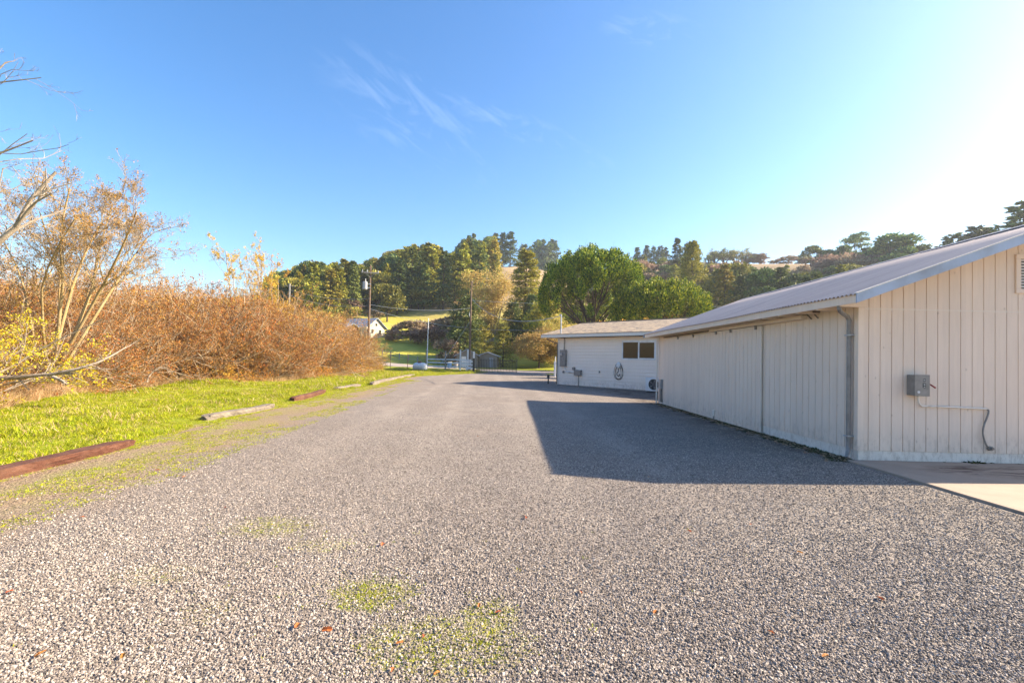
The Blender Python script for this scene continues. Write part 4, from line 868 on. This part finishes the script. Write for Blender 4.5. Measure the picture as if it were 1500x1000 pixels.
# ------------------------------------------------------------------ bare trees on the left
def barktree(name, A, ra, lv, leaf, leafn, lsz, bark, twig, loc, label, cat, rng, K=5):
    e = empty(name, loc, 0, label, cat); P, R = A, ra; v, f = tubes(A, ra, 7); MBd = meshdata('trunk', v, f, M[bark], smooth=True); obj('trunk', MBd, e)
    parts = []; last = None
    for i, (num, ang, lr, rr_, up, wob) in enumerate(lv):
        P, R = spawn(P, R, num, ang, lr, rr_, up, wob, rng, K if i == 0 else 4, .3 if i == 0 else .2, 1., .004); v, f = tubes(P, R, 5 if i == 0 else 3)
        parts.append((v, f, 0 if i < 2 else 1)); last = P
    V, Fq, mi = join(parts); obj('branches', meshdata('branches', V, Fq, [M[bark], M[twig]], mi), e)
    if leafn: v, f = leafat(last, leafn, lsz, lsz*.55, rng, .04); obj('leaves', meshdata('leaves', v, f, M[leaf]), e)
    return e
def pixstems(lst, Y, rs, jit, rng, org):
    K = 6; out = []; rad_s = []
    for pl, r in zip(lst, rs):
        Q = np.array(arc([at(px, py, Y+dy) for px, py, dy in pl], 6)); t = np.linspace(0, len(Q)-1, K); i = np.minimum(t.astype(int), len(Q)-2); f = (t-i)[:, None]
        out.append(Q[i]*(1-f)+Q[i+1]*f-org); rad_s.append(r*np.linspace(1, .35, K))
    return np.array(out), np.array(rad_s)
rng = np.random.default_rng(21); bx, by = -14.8, 15.2; org = np.array([bx, by, 0.])
st, sr = pixstems([[(70, 560, 0), (100, 440, .2), (125, 370, .6), (150, 325, 1.)], [(72, 560, 0), (92, 430, -.3), (88, 350, -.6), (102, 275, -.8)], [(75, 560, 0), (90, 420, .5), (70, 350, 1), (58, 310, 1.5)],
                   [(74, 560, 0), (130, 440, .8), (145, 365, 1.6), (165, 300, 2.)], [(72, 560, 0), (150, 420, -.2), (180, 360, -.6), (200, 310, -1)], [(80, 560, 0), (160, 430, .8), (190, 385, 1.4), (215, 350, 2.2)],
                   [(60, 560, 0), (40, 440, 0), (20, 380, .3), (-10, 330, .6)], [(72, 560, 0), (60, 440, -.8), (75, 380, -1.4), (110, 320, -2)]], 15.2, [.060, .055, .05, .06, .055, .052, .04, .04], 0, rng, org)
barktree('leafless_tree', st, sr, [(13, .8, .30, .45, .10, .2), (8, .65, .5, .5, .12, .22), (6, .6, .6, .6, .1, .25), (4, .6, .6, .7, .1, .25)], 'leaf_gold', 15000, .058, 'bark_lichen', 'twig_grey', (bx, by, 0), 'big multi stemmed tree with gold lichen and few leaves, at the far left', 'tree', rng)
rng = np.random.default_rng(22); bx, by = -13.4, 10.2; org = np.array([bx, by, 0.])
st, sr = pixstems([[(-110, 640, 0), (-70, 440, 0), (0, 352, .1), (22, 335, .1), (45, 292, .2), (82, 252, .3)], [(20, 337, .1), (48, 300, .0), (75, 284, -.1)], [(-110, 600, 0), (-60, 330, 0), (-30, 240, .1), (0, 225, .2), (48, 206, .3)],
                   [(-60, 330, 0), (-60, 200, .2), (-20, 130, .2), (20, 119, .3), (60, 114, .3)], [(-60, 200, 0), (-30, 150, .2), (0, 98, .2), (18, 90, .3)], [(0, 352, .1), (-5, 300, .2), (8, 240, .3), (35, 265, .4)], [(-60, 330, 0), (-20, 250, .2), (5, 222, .2), (40, 196, .2)]], 10.2, [.085, .035, .04, .025, .025, .018, .018], 0, rng, org)
barktree('dead_tree', st, sr, [(5, .7, .3, .5, .1, .2), (3, .6, .45, .6, .1, .25), (2, .6, .5, .6, .1, .25)], None, 0, .04, 'bark_pale', 'twig_grey', (bx, by, 0), 'pale dead tree limbs reaching in from the left edge of the picture', 'tree', rng)
rng = np.random.default_rng(23); x, y = az(362, 36); hz = zof(365, 335, 36)
A, ra = stems((0, 0, 0), 4, hz*.92, .22, .06, rng, 6, wob=.06, up=.12, br=.3)
barktree('young_tree', A, ra, [(10, .6, .34, .45, .12, .15), (5, .55, .5, .55, .1, .2), (4, .5, .5, .6, .1, .2)], 'leaf_gold', 9000, .08, 'bark_pale', 'twig_orange', (x, y, 0), 'slender tree with sparse gold and pink leaves rising above the thicket', 'tree', rng)
rng = np.random.default_rng(24); x, y = az(405, 40); hz = zof(405, 385, 40)
A, ra = stems((0, 0, 0), 4, hz*.9, .25, .05, rng, 6, wob=.06, up=.12, br=.3)
barktree('young_tree', A, ra, [(9, .6, .34, .45, .12, .15), (5, .55, .5, .55, .1, .2), (3, .5, .5, .6, .1, .2)], 'leaf_gold', 7000, .08, 'bark_pale', 'twig_orange', (x, y, 0), 'smaller gold leaved tree right of the slender one above the thicket', 'tree', rng)
rng = np.random.default_rng(25); x, y = -14.5, 11.9
A, ra = stems((0, 0, 0), 15, 2.7, .9, .026, rng, 6, wob=.2, up=.0, br=.6, lean=(.25, -.1))
barktree('yellow_shrub', A, ra, [(7, .6, .45, .5, .05, .2), (5, .6, .5, .6, .05, .25), (3, .6, .5, .7, .0, .25)], 'leaf_yellow', 6500, .07, 'bark_pale', 'twig_grey', (x, y, 0), 'shrub with bright yellow leaves at the left edge in front of the thicket', 'shrub', rng)
def fallen(name, pls, rs, Y, label, seed):
    rng = np.random.default_rng(seed); p0 = at(pls[0][0][0], pls[0][0][1], Y+pls[0][0][2]); org = np.array([p0[0], p0[1], 0.]); st, sr = pixstems(pls, Y, rs, 0, rng, org)
    v, f = tubes(st, sr, 7); e = empty(name, tuple(org), 0, label, 'branch'); obj('limb', meshdata('limb', v, f, M['bark_pale'], smooth=True), e)
    P, R = spawn(st, sr, 6, .6, .35, .4, .1, .2, rng, 4); P2, R2 = spawn(P, R, 4, .6, .5, .5, .1, .2, rng, 4); v1, f1 = tubes(P, R, 4); v2, f2 = tubes(P2, R2, 3)
    V, Fq, mi = join([(v1, f1, 0), (v2, f2, 1)]); obj('twigs', meshdata('twigs', V, Fq, [M['bark_pale'], M['twig_grey']], mi), e)
fallen('fallen_branch', [[(-20, 556, 0), (30, 552, .1), (70, 548, .2), (105, 547, .3)], [(70, 549, .2), (115, 540, .3), (150, 528, .6), (182, 510, 1.)]], [.07, .05], 11.6, 'thick pale fallen limb lying at the foot of the yellow shrub', 31)
fallen('fallen_branch', [[(78, 552, 0), (90, 557, -.05), (98, 563, -.1)]], [.045], 11.3, 'short broken white branch stub pointing down beside the thick fallen limb', 32)
fallen('fallen_branch', [[(-10, 548, 0), (20, 536, .3), (60, 510, .5), (150, 468, .8)]], [.03], 11.8, 'thin pale branch slanting up through the yellow leaves', 33)
fallen('fallen_branch', [[(215, 560, 0), (222, 545, .1), (238, 538, .2), (250, 545, .3)]], [.04], 17.5, 'small arching pale branch at the foot of the thicket', 34)

# ------------------------------------------------------------------ tree kinds
def conifer(seed, h, R, nb, per, card, leaf, low=.1, shape=.8, droop=.18, flat=.10, bark='bark_dark', top=.97):
    rng = np.random.default_rng(seed); u = rng.uniform(0, 1, nb)**.85; z = h*(low+(top-low)*u); L = R*np.clip(1-(z/h-low)/(1-low), 0, 1)**shape*rng.uniform(.6, 1.18, nb)+.25
    a = rng.uniform(0, 6.283, nb); d = np.stack([np.cos(a), np.sin(a), -droop+.5*(z/h)**3+rng.normal(0, .08, nb)], -1)
    n = nb*per; bi = np.repeat(np.arange(nb), per); t = rng.uniform(.12, 1, n)**.75; lat = np.stack([-np.sin(a), np.cos(a), a*0], -1)[bi]
    P = np.stack([z*0, z*0, z], -1)[bi]+d[bi]*(L[bi]*t)[:, None]+lat*(rng.normal(0, .17, n)*L[bi]*(1.15-t*.6))[:, None]
    P[:, 2] += rng.normal(0, flat, n)*L[bi]**.5*1.2-.05*L[bi]*t**2
    D = d[bi]+lat*rng.normal(0, .7, n)[:, None]+rng.normal(0, .3, (n, 3))+np.array([0, 0, -.1])
    v, f = cards(P-unit(D)*card*.3, D, card*rng.uniform(.6, 1.3, n), card*.42*rng.uniform(.7, 1.3, n), rng, np.stack([np.cos(a), np.sin(a), a*0+.9], -1)[bi]); crown = meshdata('crown', v, f, M[leaf])
    tp = np.stack([np.zeros(8), np.zeros(8), np.linspace(-1, h, 8)], -1)[None]; tp[0, 1:-1, :2] += rng.normal(0, h*.004, (6, 2)); v1, f1 = tubes(tp, (h*.017*np.linspace(1, .08, 8))[None], 8)
    k = min(nb, 70); B0 = np.stack([z*0, z*0, z], -1)[:k]; Bp = np.stack([B0+d[:k]*(L[:k]*q)[:, None]-np.array([0, 0, .05])*(L[:k]*q*q)[:, None] for q in (0, .4, .85)], 1); v2, f2 = tubes(Bp, np.outer(h*.003*np.ones(k), [1, .7, .3]), 3)
    V, Fq, mi = join([(v1, f1, 0), (v2, f2, 0)]); return crown, meshdata('trunk', V, Fq, M[bark]), h
def rounded(seed, h, R, nl, n, card, leaf, low=.25, bark='bark_dark', gap=.0, squash=1.):
    rng = np.random.default_rng(seed); cz = h*(low+1)/2; hz_ = h*(1-low)/2; C = rng.normal(size=(nl, 3)); C = unit(C)*rng.uniform(.35, .8, nl)[:, None]**.7*np.array([R, R, hz_])+np.array([0, 0, cz]); lr = rng.uniform(.26, .46, nl)*min(R, hz_*1.2)
    C[0] = (0, 0, h-lr[0]); li = rng.integers(0, nl, n); q = unit(rng.normal(size=(n, 3))); q[:, 2] = np.where(q[:, 2] < -.3, -q[:, 2], q[:, 2]); rad_ = rng.uniform(.55, 1.08, n)
    rad_ *= 1+.22*np.sin(q[:, 0]*9+li)*np.sin(q[:, 1]*8+li*2)
    P = C[li]+q*(lr[li]*rad_)[:, None]*np.array([1, 1, .8]); D = q+rng.normal(0, .6, (n, 3))+np.array([0, 0, .25])
    v, f = cards(P, D, card*rng.uniform(.6, 1.3, n), card*.55*rng.uniform(.7, 1.3, n), rng, q+np.array([0, 0, .2])); crown = meshdata('crown', v, f, M[leaf])
    T = np.array([[(0, 0, -1), (0, 0, h*.12), (.02*h, 0, h*.25), (0, .01*h, h*.4)]]); v1, f1 = tubes(T, np.array([[.03, .022, .02, .014]])*h, 8)
    E = C-np.array([0, 0, .2])*lr[:, None]; s = np.array([0, 0, h*.2]); Bp = np.stack([np.broadcast_to(s, E.shape), s+(E-s)*.35+np.array([0, 0, -.02*h]), s+(E-s)*.7, E], 1); v2, f2 = tubes(Bp, np.outer(np.full(nl, h*.010), [1, .8, .5, .2]), 5)
    V, Fq, mi = join([(v1, f1, 0), (v2, f2, 0)]); return crown, meshdata('trunk', V, Fq, M[bark]), h
def put(kind, name, px, r, top, w, label, cat='tree', group=None, hh=None):
    x, y = az(px, r); z = tz(x, y); h_ = hh if hh else zof(px, top, r)-z; e = empty(name, (x, y, z), random.uniform(0, 6.28), label, cat, group); cr, tr, h0 = kind
    s = h_/h0; e.scale = (s*w, s*w, s); obj('crown', cr, e); obj('trunk', tr, e); return e
K = {}
for i in range(3): K['con%d' % i] = conifer(100+i, 18, 4.0+.4*i, 170, 26, .78, 'leaf_conifer', low=.08, shape=.7)
for i in range(3): K['cow%d' % i] = conifer(110+i, 16, 4.3, 160, 28, .75, 'leaf_conifer_warm', low=.06, shape=.62)
for i in range(2): K['sky%d' % i] = conifer(120+i, 18, 3.6, 120, 22, .9, 'leaf_cypress', low=.2, shape=.5, droop=.05, flat=.16)
for i in range(3): K['oak%d' % i] = rounded(130+i, 10, 4.4, 14, 5200, .6, 'leaf_oak', low=.12)
for i in range(2): K['cyp%d' % i] = rounded(140+i, 12, 3.8, 14, 5200, .6, 'leaf_cypress', low=.1)
for i in range(2): K['shr%d' % i] = rounded(150+i, 3, 2.2, 12, 2200, .34, 'leaf_brown', low=.0)
for i in range(2): K['grs%d' % i] = rounded(155+i, 3, 2.0, 10, 2400, .26, 'leaf_oak', low=.0)
K['gold'] = rounded(160, 5.4, 3.6, 34, 15000, .20, 'leaf_tan', low=.0); K['warm'] = rounded(163, 10, 4.6, 16, 5200, .6, 'leaf_conifer_warm', low=.05); K['golds'] = rounded(161, 4, 2.4, 14, 5000, .2, 'leaf_gold', low=.1)
K['near_red'] = conifer(170, 22, 5.2, 380, 60, .42, 'leaf_conifer_warm', low=.04, shape=.62, flat=.09)
K['near_dark'] = conifer(171, 12, 4.6, 240, 50, .36, 'leaf_conifer', low=.05, shape=.6, flat=.1)
K['young'] = conifer(172, 6, 2.4, 90, 60, .24, 'leaf_conifer_warm', low=.03, shape=.7, droop=-.15, flat=.05)
K['big_con'] = conifer(173, 20, 7.5, 330, 50, .55, 'leaf_conifer_warm', low=.02, shape=.75, droop=-.02, flat=.14)
def bigleaf(seed):
    rng = np.random.default_rng(seed); A, ra = stems((0, 0, -.5), 7, 15, .18, .16, rng, 6, wob=.05, up=.1, br=.5); B_, rb = spawn(A, ra, 12, .45, .28, .4, .1, .12, rng, 4, .2, 1.); C, rc = spawn(B_, rb, 6, .6, .6, .5, -.1, .2, rng, 4)
    v, f = leafat(np.concatenate([C]), 15000, .34, .15, rng, .4, -.4); cr = meshdata('crown', v, f, M['leaf_tan']); p = [tubes(q, w_, k) for q, w_, k in ((A, ra, 6), (B_, rb, 4), (C, rc, 3))]
    V, Fq, mi = join([(a, b, 0) for a, b in p]); return cr, meshdata('trunk', V, Fq, M['bark_pale']), float(np.concatenate([C]).reshape(-1, 3)[:, 2].max())
K['tall_tan'] = bigleaf(180)
def openoak(seed):
    rng = np.random.default_rng(seed); A, ra = stems((0, 0, -.5), 6, 6.5, .75, .28, rng, 6, wob=.16, up=.05, br=.4); B_, rb = spawn(A, ra, 7, .6, .5, .5, .05, .2, rng, 4, .3, 1.); C, rc = spawn(B_, rb, 5, .6, .6, .5, .05, .25, rng, 4, rmin=.03)
    v, f = leafat(np.concatenate([C]), 2600, .42, .24, rng, .3); cr = meshdata('crown', v, f, M['leaf_oak']); V, Fq, mi = join([(a, b, 0) for a, b in (tubes(A, ra, 6), tubes(B_, rb, 4), tubes(C, rc, 3))])
    return cr, meshdata('trunk', V, Fq, M['bark_dark']), float(C.reshape(-1, 3)[:, 2].max())
K['gnarled'] = openoak(190)

# umbrella pines behind the house
def umbrella(seed, R, h, zc, up, nclump, limbs, low):
    rng = np.random.default_rng(seed); q = unit(rng.normal(size=(nclump, 3))); q[:, 2] = np.abs(q[:, 2])**.8*np.where(rng.uniform(0, 1, nclump) < .14, -.45, 1); q = unit(q)
    bulge = 1+.03*np.sin(q[:, 0]*5+seed)*np.cos(q[:, 1]*6)+.03*rng.normal(size=nclump)
    Cc = q*np.array([R, R, up])*bulge[:, None]+np.array([0, 0, zc]); inn = rng.uniform(0, 1, nclump) < .08; Cc[inn] = (Cc[inn]-[0, 0, zc])*rng.uniform(.45, .85, (inn.sum(), 1))+[0, 0, zc-.6]
    lo = (Cc[:, 2] < zc-.05*up) & ((np.hypot(Cc[:, 0], Cc[:, 1]) < .86*R) | (rng.uniform(0, 1, nclump) < .3)); Cc = Cc[~lo]; q = q[~lo]; nclump = len(Cc); per = 230; n = nclump*per; ci = np.repeat(np.arange(nclump), per); cs = rng.uniform(.55, .95, nclump)[ci]
    o = unit(rng.normal(0, 1, (n, 3)))*rng.uniform(.6, 1.05, (n, 1))*np.array([.78, .78, 1.4])*cs[:, None]; ax_ = unit(q*np.array([1, 1, .5])+np.array([0, 0, 1.4]))[ci]; P = Cc[ci]+o+ax_*(np.abs(o[:, 2:3])*.2)
    D = ax_+unit(o)*.75+rng.normal(0, .35, (n, 3)); v, f = cards(P, D, .28*rng.uniform(.7, 1.3, n), .14*rng.uniform(.7, 1.3, n), rng, unit(o)+q[ci]*.15, .3)
    crown = meshdata('crown', v, f, M['leaf_pine'])
    idx = rng.choice(nclump, limbs, replace=False); E = Cc[idx]*np.array([.85, .85, .96]); s = np.stack([rng.normal(0, .35, limbs), rng.normal(0, .3, limbs), np.full(limbs, low)], -1)*[1, 1, 1]
    mid1 = s+(E-s)*.3+np.array([0, 0, 1.0])-(E-s)*[.12, .12, 0]; mid2 = s+(E-s)*.65+np.array([0, 0, .5]); Bp = np.stack([s-[0, 0, low+.3], s, mid1, mid2, E], 1); Bp[:, 0, :2] *= .7
    rad_ = rng.uniform(.10, .22, limbs); B2, r2 = spawn(Bp[:, 1:], rad_[:, None]*np.array([1, .8, .5, .25]), 9, .6, .35, .45, .15, .15, rng, 4, .3, 1.); B3, r3 = spawn(B2, r2, 3, .5, .6, .5, .2, .15, rng, 3)
    V, Fq, mi = join([(a, b, 0) for a, b in (tubes(Bp, rad_[:, None]*np.array([1.15, 1, .8, .5, .25]), 7), tubes(B2, r2, 4), tubes(B3, r3, 3))]); return crown, meshdata('trunk', V, Fq, M['bark_dark'], smooth=True)
x, y = az(866, 64); zt_ = zof(866, 374, 64); e = empty('umbrella_pine', (x, y, 0), 0, 'large round topped pine with dark branching trunks behind the house', 'tree'); cr, tr = umbrella(3, 7.0, zt_, zt_-6.1, 5.8, 300, 15, 3.2); obj('crown', cr, e); obj('trunk', tr, e)
x, y = az(968, 60); zt_ = zof(968, 417, 60); e = empty('umbrella_pine', (x, y, 0), 0, 'lower spreading pine right of the large round topped pine', 'tree'); cr, tr = umbrella(5, 5.6, zt_, zt_-4.2, 3.6, 200, 10, 3.0); obj('crown', cr, e); obj('trunk', tr, e)
# individual trees
put(K['near_red'], 'redwood', 768, 106, 362, 1.25, 'tall yellow green redwood with layered boughs left of the round topped pine')
put(K['near_dark'], 'conifer', 750, 98, 440, 1.0, 'dark conifer standing low in front of the tall redwood')
put(K['near_dark'], 'conifer', 778, 102, 430, .9, 'bushy conifer between the redwood and the golden bush')
put(K['near_dark'], 'conifer', 681, 88, 434, 1.25, 'dark spreading conifer just left of the bare utility pole')
put(K['near_dark'], 'conifer', 670, 92, 468, 1.2, 'low dark conifer at the left foot of the spreading conifer')
put(K['tall_tan'], 'eucalyptus', 716, 99, 390, 1.3, 'tall tan tree with hanging yellowish foliage behind the bare pole')
put(K['young'], 'young_conifer', 709, 83, 478, 1.1, 'young yellow green conifer just right of the bare pole')
put(K['young'], 'young_conifer', 737, 83, 480, 1.0, 'young feathery conifer behind the iron gate')
put(K['gold'], 'golden_bush', 790, 81, 484, 1.1, 'big rounded golden brown bush left of the house')
put(K['gold'], 'golden_bush', 822, 85, 468, .8, 'taller golden bush behind the house corner')
put(K['shr0'], 'brown_shrub', 655, 86, 496, .9, 'bare pinkish shrub left of the grey shed')
put(K['golds'], 'orange_tree', 911, 45, 469, .5, 'small orange foliage showing above the house ridge, left of two')
put(K['golds'], 'orange_tree', 945, 46, 466, .5, 'small orange foliage showing above the house ridge, right of two')
put(K['warm'], 'round_tree', 800, 97, 440, 1.0, 'yellow green tree filling the gap left of the large pine')
put(K['warm'], 'round_tree', 905, 97, 425, 1.1, 'yellow green tree seen between the trunks of the large pine')
put(K['warm'], 'round_tree', 845, 97, 445, 1.2, 'shady green tree behind the trunks of the large pine')
put(K['golds'], 'golden_bush', 985, 66, 458, 1.2, 'reddish gold bush under the lower spreading pine')
put(K['golds'], 'golden_bush', 880, 74, 470, 1.2, 'gold bush low behind the trunks of the large pine')
put(K['big_con'], 'broad_conifer', 1012, 128, 352, .8, 'broad sunlit conifer rising behind the lower spreading pine')
put(K['grs0'], 'green_bush', 509, 128, 446, .9, 'bright green bush above the cream cottage roof')
put(K['grs1'], 'green_bush', 463, 76, 456, .8, 'green bush just behind the thicket top right of the left pole')
put(K['shr1'], 'russet_shrub', 546, 128, 455, 1.2, 'russet bare shrub right of the cream cottage gable')
put(K['shr0'], 'russet_shrub', 506, 136, 438, 1.1, 'russet bare tree behind the bright green bush')
for i, (px, r, tp, w) in enumerate(((588, 112, 474, 1.3), (604, 110, 471, 1.4), (620, 112, 473, 1.3), (634, 114, 469, 1.5), (648, 112, 467, 1.4), (662, 108, 466, 1.4), (578, 106, 482, 1.3), (640, 101, 480, 1.4), (655, 100, 482, 1.3), (612, 104, 484, 1.3), (566, 112, 484, 1.2), (672, 104, 470, 1.3))):
    put(K['shr%d' % (i % 2)], 'brown_shrub', px, r, tp, w, 'leafless brown shrub in the hedge across the far field', 'shrub', 'brown hedge shrubs across the far field')
# forest on the left hillside
SX = [380, 410, 430, 455, 480, 500, 530, 545, 570, 600, 625, 640, 655, 668, 680, 700, 720, 745, 756, 775, 810]
SY = [400, 396, 386, 379, 384, 378, 384, 374, 366, 356, 354, 356, 368, 364, 346, 346, 343, 341, 362, 366, 372]
rf_ = random.Random(12); GF = 'trees in the forest on the left hillside'
def skyl(px): return float(np.interp(px, SX, SY))
cnt = 0; tries = 0
LB = {'con': 'dark green conifer in the dense forest on the left hillside', 'cow': 'sunlit yellowish conifer in the forest on the left hillside', 'oak': 'round olive green tree in the forest on the left hillside', 'cyp': 'dark rounded evergreen in the forest on the left hillside'}
while cnt < 235 and tries < 9000:
    tries += 1; px = rf_.uniform(392, 730); r = rf_.uniform(112, 262) if tries % 2 else rf_.uniform(140, 200)
    if px > 555 and r < 129: continue
    if 725 < px < 765 and 150 < r < 245: continue
    if px > 700 and r < 165: continue
    if 690 < px < 730 and r > 200 and rf_.random() < .4: continue
    x, y = az(px, r); z = tz(x, y); mxh = zof(px, skyl(px)+rf_.uniform(0, 9), r)-z
    k = rf_.choice(['con', 'con', 'cow', 'cow', 'con', 'cow', 'cyp', 'oak']) if r > 150 else rf_.choice(['cow', 'cow', 'con', 'oak', 'con'])
    h_ = min(rf_.uniform(13, 23) if k[0] == 'c' else rf_.uniform(9, 14), mxh)
    if h_ < 7: continue
    put(K[k+str(rf_.randrange(2 if k == 'cyp' else 3))], 'conifer' if k in ('con', 'cow') else 'hillside_tree', px, r, 0, rf_.uniform(.72, 1.05), LB[k], 'tree', GF+': '+k.replace('con', 'dark conifers').replace('cow', 'sunlit conifers').replace('cyp', 'dark evergreens').replace('oak', 'olive trees'), h_); cnt += 1
# skyline trees
def row(lst, label, group, name='conifer'):
    for i, (k, px, r, tp, w) in enumerate(lst): put(K[k], name, px, r, tp, w, label, 'tree', group)
row([('con0', 683, 240, 344, 1.1), ('con1', 690, 250, 341, 1.0), ('cyp0', 676, 235, 350, .9)], 'tree in the tall pointed clump on the skyline above the bare pole', 'skyline clump above the bare pole')
row([('con2', 712, 262, 345, 1.1), ('con1', 722, 258, 341, 1.2), ('con0', 733, 262, 340, 1.1), ('con2', 744, 255, 338, 1.2), ('con0', 703, 250, 352, 1)], 'dark tall conifer in the tight skyline clump left of the redwood top', 'skyline conifers left of the redwood top')
row([('sky0', 783, 330, 350, 1), ('sky1', 790, 335, 352, 1), ('sky0', 800, 330, 354, 1), ('sky1', 807, 335, 352, 1.), ('sky0', 772, 320, 360, 1), ('sky1', 764, 325, 358, 1)], 'distant thin conifer on the skyline between redwood and large pine', 'distant conifers between redwood and large pine')
row([('con1', 931, 262, 362, 1.5), ('con0', 945, 262, 359, 1.4), ('con2', 955, 258, 360, 1.4), ('sky0', 965, 255, 360, 1.6), ('con1', 973, 262, 362, 1.5), ('cow1', 940, 235, 372, 1.4), ('oak0', 968, 225, 378, 1.3), ('oak1', 953, 228, 384, 1.2), ('oak2', 930, 225, 386, 1.2)], 'dark conifer in the skyline group right of the large pine', 'skyline conifers right of the large pine')
row([('con1', 990, 200, 348, 1), ('sky0', 1017, 240, 354, 1.2), ('con2', 1003, 225, 356, 1)], 'bluish conifer directly behind the broad sunlit conifer', 'conifers behind the broad sunlit conifer')
row([('gnarled', 1045, 250, 364, 1.3), ('gnarled', 1060, 245, 362, 1.3), ('gnarled', 1078, 250, 362, 1.3), ('gnarled', 1092, 248, 370, 1.1), ('gnarled', 1035, 245, 370, 1.)], 'gnarled open oak on the skyline above the barn roof end', 'gnarled oaks on the skyline', 'oak')
row([('shr0', 1103, 250, 372, 1.5), ('shr1', 1113, 252, 376, 1.5), ('shr0', 1140, 248, 379, 1.6), ('shr1', 1154, 250, 376, 1.5), ('shr0', 1170, 245, 378, 1.5), ('shr1', 1128, 244, 382, 1.5), ('shr0', 1180, 246, 376, 1.4)], 'low brown shrub on the dry hilltop above the barn roof', 'brown shrubs on the dry hilltop', 'brown_shrub')
put(K['cyp0'], 'cypress', 1190, 215, 360, 1.5, 'dark bushy cypress at the right end of the dry hilltop')
put(K['cyp1'], 'cypress', 1213, 210, 366, 1.5, 'dark cypress between the bushy cypress and the flat topped one')
put(K['cyp0'], 'cypress', 1235, 205, 360, 1.5, 'green cypress under the left side of the flat topped tree')
K['flat'] = rounded(200, 14, 5.6, 12, 3600, .55, 'leaf_cypress', low=.55)
put(K['flat'], 'flat_topped_cypress', 1254, 215, 343, 1.25, 'grey flat topped cypress standing tall above the barn roof')
put(K['con1'], 'conifer', 1268, 195, 362, 1.8, 'dense conifer right of the flat topped cypress')
put(K['cyp1'], 'cypress', 1304, 190, 343, 1.5, 'large bushy cypress above the middle of the barn roof')
put(K['cyp0'], 'cypress', 1322, 195, 352, 1.5, 'right shoulder companion of the large bushy cypress')
put(K['cow0'], 'conifer', 1342, 205, 366, 1.4, 'small golden conifer between cypresses above the barn roof')
put(K['sky0'], 'conifer', 1396, 190, 342, 2.0, 'wide dark conifer top peeking over the barn roof')
put(K['sky1'], 'conifer', 1433, 190, 332, 2.1, 'second wide conifer top peeking over the barn roof, nearer the gable')
put(K['sky0'], 'conifer', 1462, 195, 336, 1.4, 'faint conifer top close above the upper barn roof')
put(K['con2'], 'conifer', 1500, 165, 294, 1.7, 'tall conifer at the right edge above the barn roof')
put(K['sky1'], 'conifer', 1357, 200, 362, 1.3, 'low spreading conifer top left of the wide dark one')
# right slope above the barn roof
GR = 'trees on the slope above the barn roof'; cnt = 0
LR = {'con': 'dark conifer on the slope above the barn roof', 'cow': 'yellowish conifer on the slope above the barn roof', 'oak': 'olive green tree on the slope above the barn roof', 'cyp': 'dark rounded evergreen on the slope above the barn roof'}
SX2 = [1040, 1060, 1090, 1120, 1150, 1180, 1210, 1250, 1300, 1400, 1500]; SY2 = [392, 384, 388, 386, 392, 396, 380, 384, 385, 380, 360]
while cnt < 84:
    px = rf_.uniform(1030, 1480); r = rf_.uniform(115, 190); x, y = az(px, r); z = tz(x, y); tp = float(np.interp(px, SX2, SY2))+rf_.uniform(0, 26); h_ = zof(px, tp, r)-z
    if h_ < 5 or h_ > 20: continue
    k = rf_.choice(['cow', 'oak', 'con', 'cyp', 'con']); put(K[k+str(rf_.randrange(2 if k == 'cyp' else 3))], 'conifer' if k in ('con', 'cow') else 'hillside_tree', px, r, 0, rf_.uniform(.8, 1.1), LR[k], 'tree', GR+': '+k.replace('con', 'dark conifers').replace('cow', 'yellowish conifers').replace('cyp', 'dark evergreens').replace('oak', 'olive trees'), h_); cnt += 1
cnt = 0
while cnt < 150:
    px = rf_.uniform(885, 1420); r = rf_.uniform(185, 262); x, y = az(px, r); z = tz(x, y); tp = float(np.interp(px, [885, 930, 970, 1000, 1050, 1100, 1180, 1250, 1420], [392, 378, 380, 378, 382, 388, 386, 372, 360]))+rf_.uniform(0, 22); h_ = zof(px, tp, r)-z
    if h_ < 3 or h_ > 15: continue
    k = rf_.choice(['oak', 'cyp', 'cow', 'shr', 'cow']); put(K[k+str(rf_.randrange(2 if k in ('cyp', 'shr') else 3))], {'cow': 'conifer', 'shr': 'brown_shrub'}.get(k, 'hillside_tree'), px, r, 0, rf_.uniform(1., 1.5), {'oak': 'low olive green tree scattered on the upper dry slope', 'cyp': 'dark rounded evergreen scattered on the upper dry slope', 'shr': 'brown leafless shrub scattered on the upper dry slope', 'cow': 'small yellowish conifer scattered on the upper dry slope'}[k], 'tree', 'upper dry slope: '+{'oak': 'olive trees', 'cyp': 'evergreens', 'shr': 'brown shrubs', 'cow': 'conifers'}[k], h_); cnt += 1
for px, r, tp, k, w in ((925, 180, 385, 'oak1', 1), (1000, 150, 400, 'con0', 1), (1035, 130, 405, 'cow1', 1.1), (890, 150, 395, 'oak0', 1), (850, 170, 380, 'oak2', 1), (820, 150, 400, 'con1', 1), (830, 115, 420, 'oak1', 1.2)):
    put(K[k], 'hillside_tree', px, r, tp, w, 'green tree on the hillside close behind the pines', 'tree', 'green trees close behind the pines')
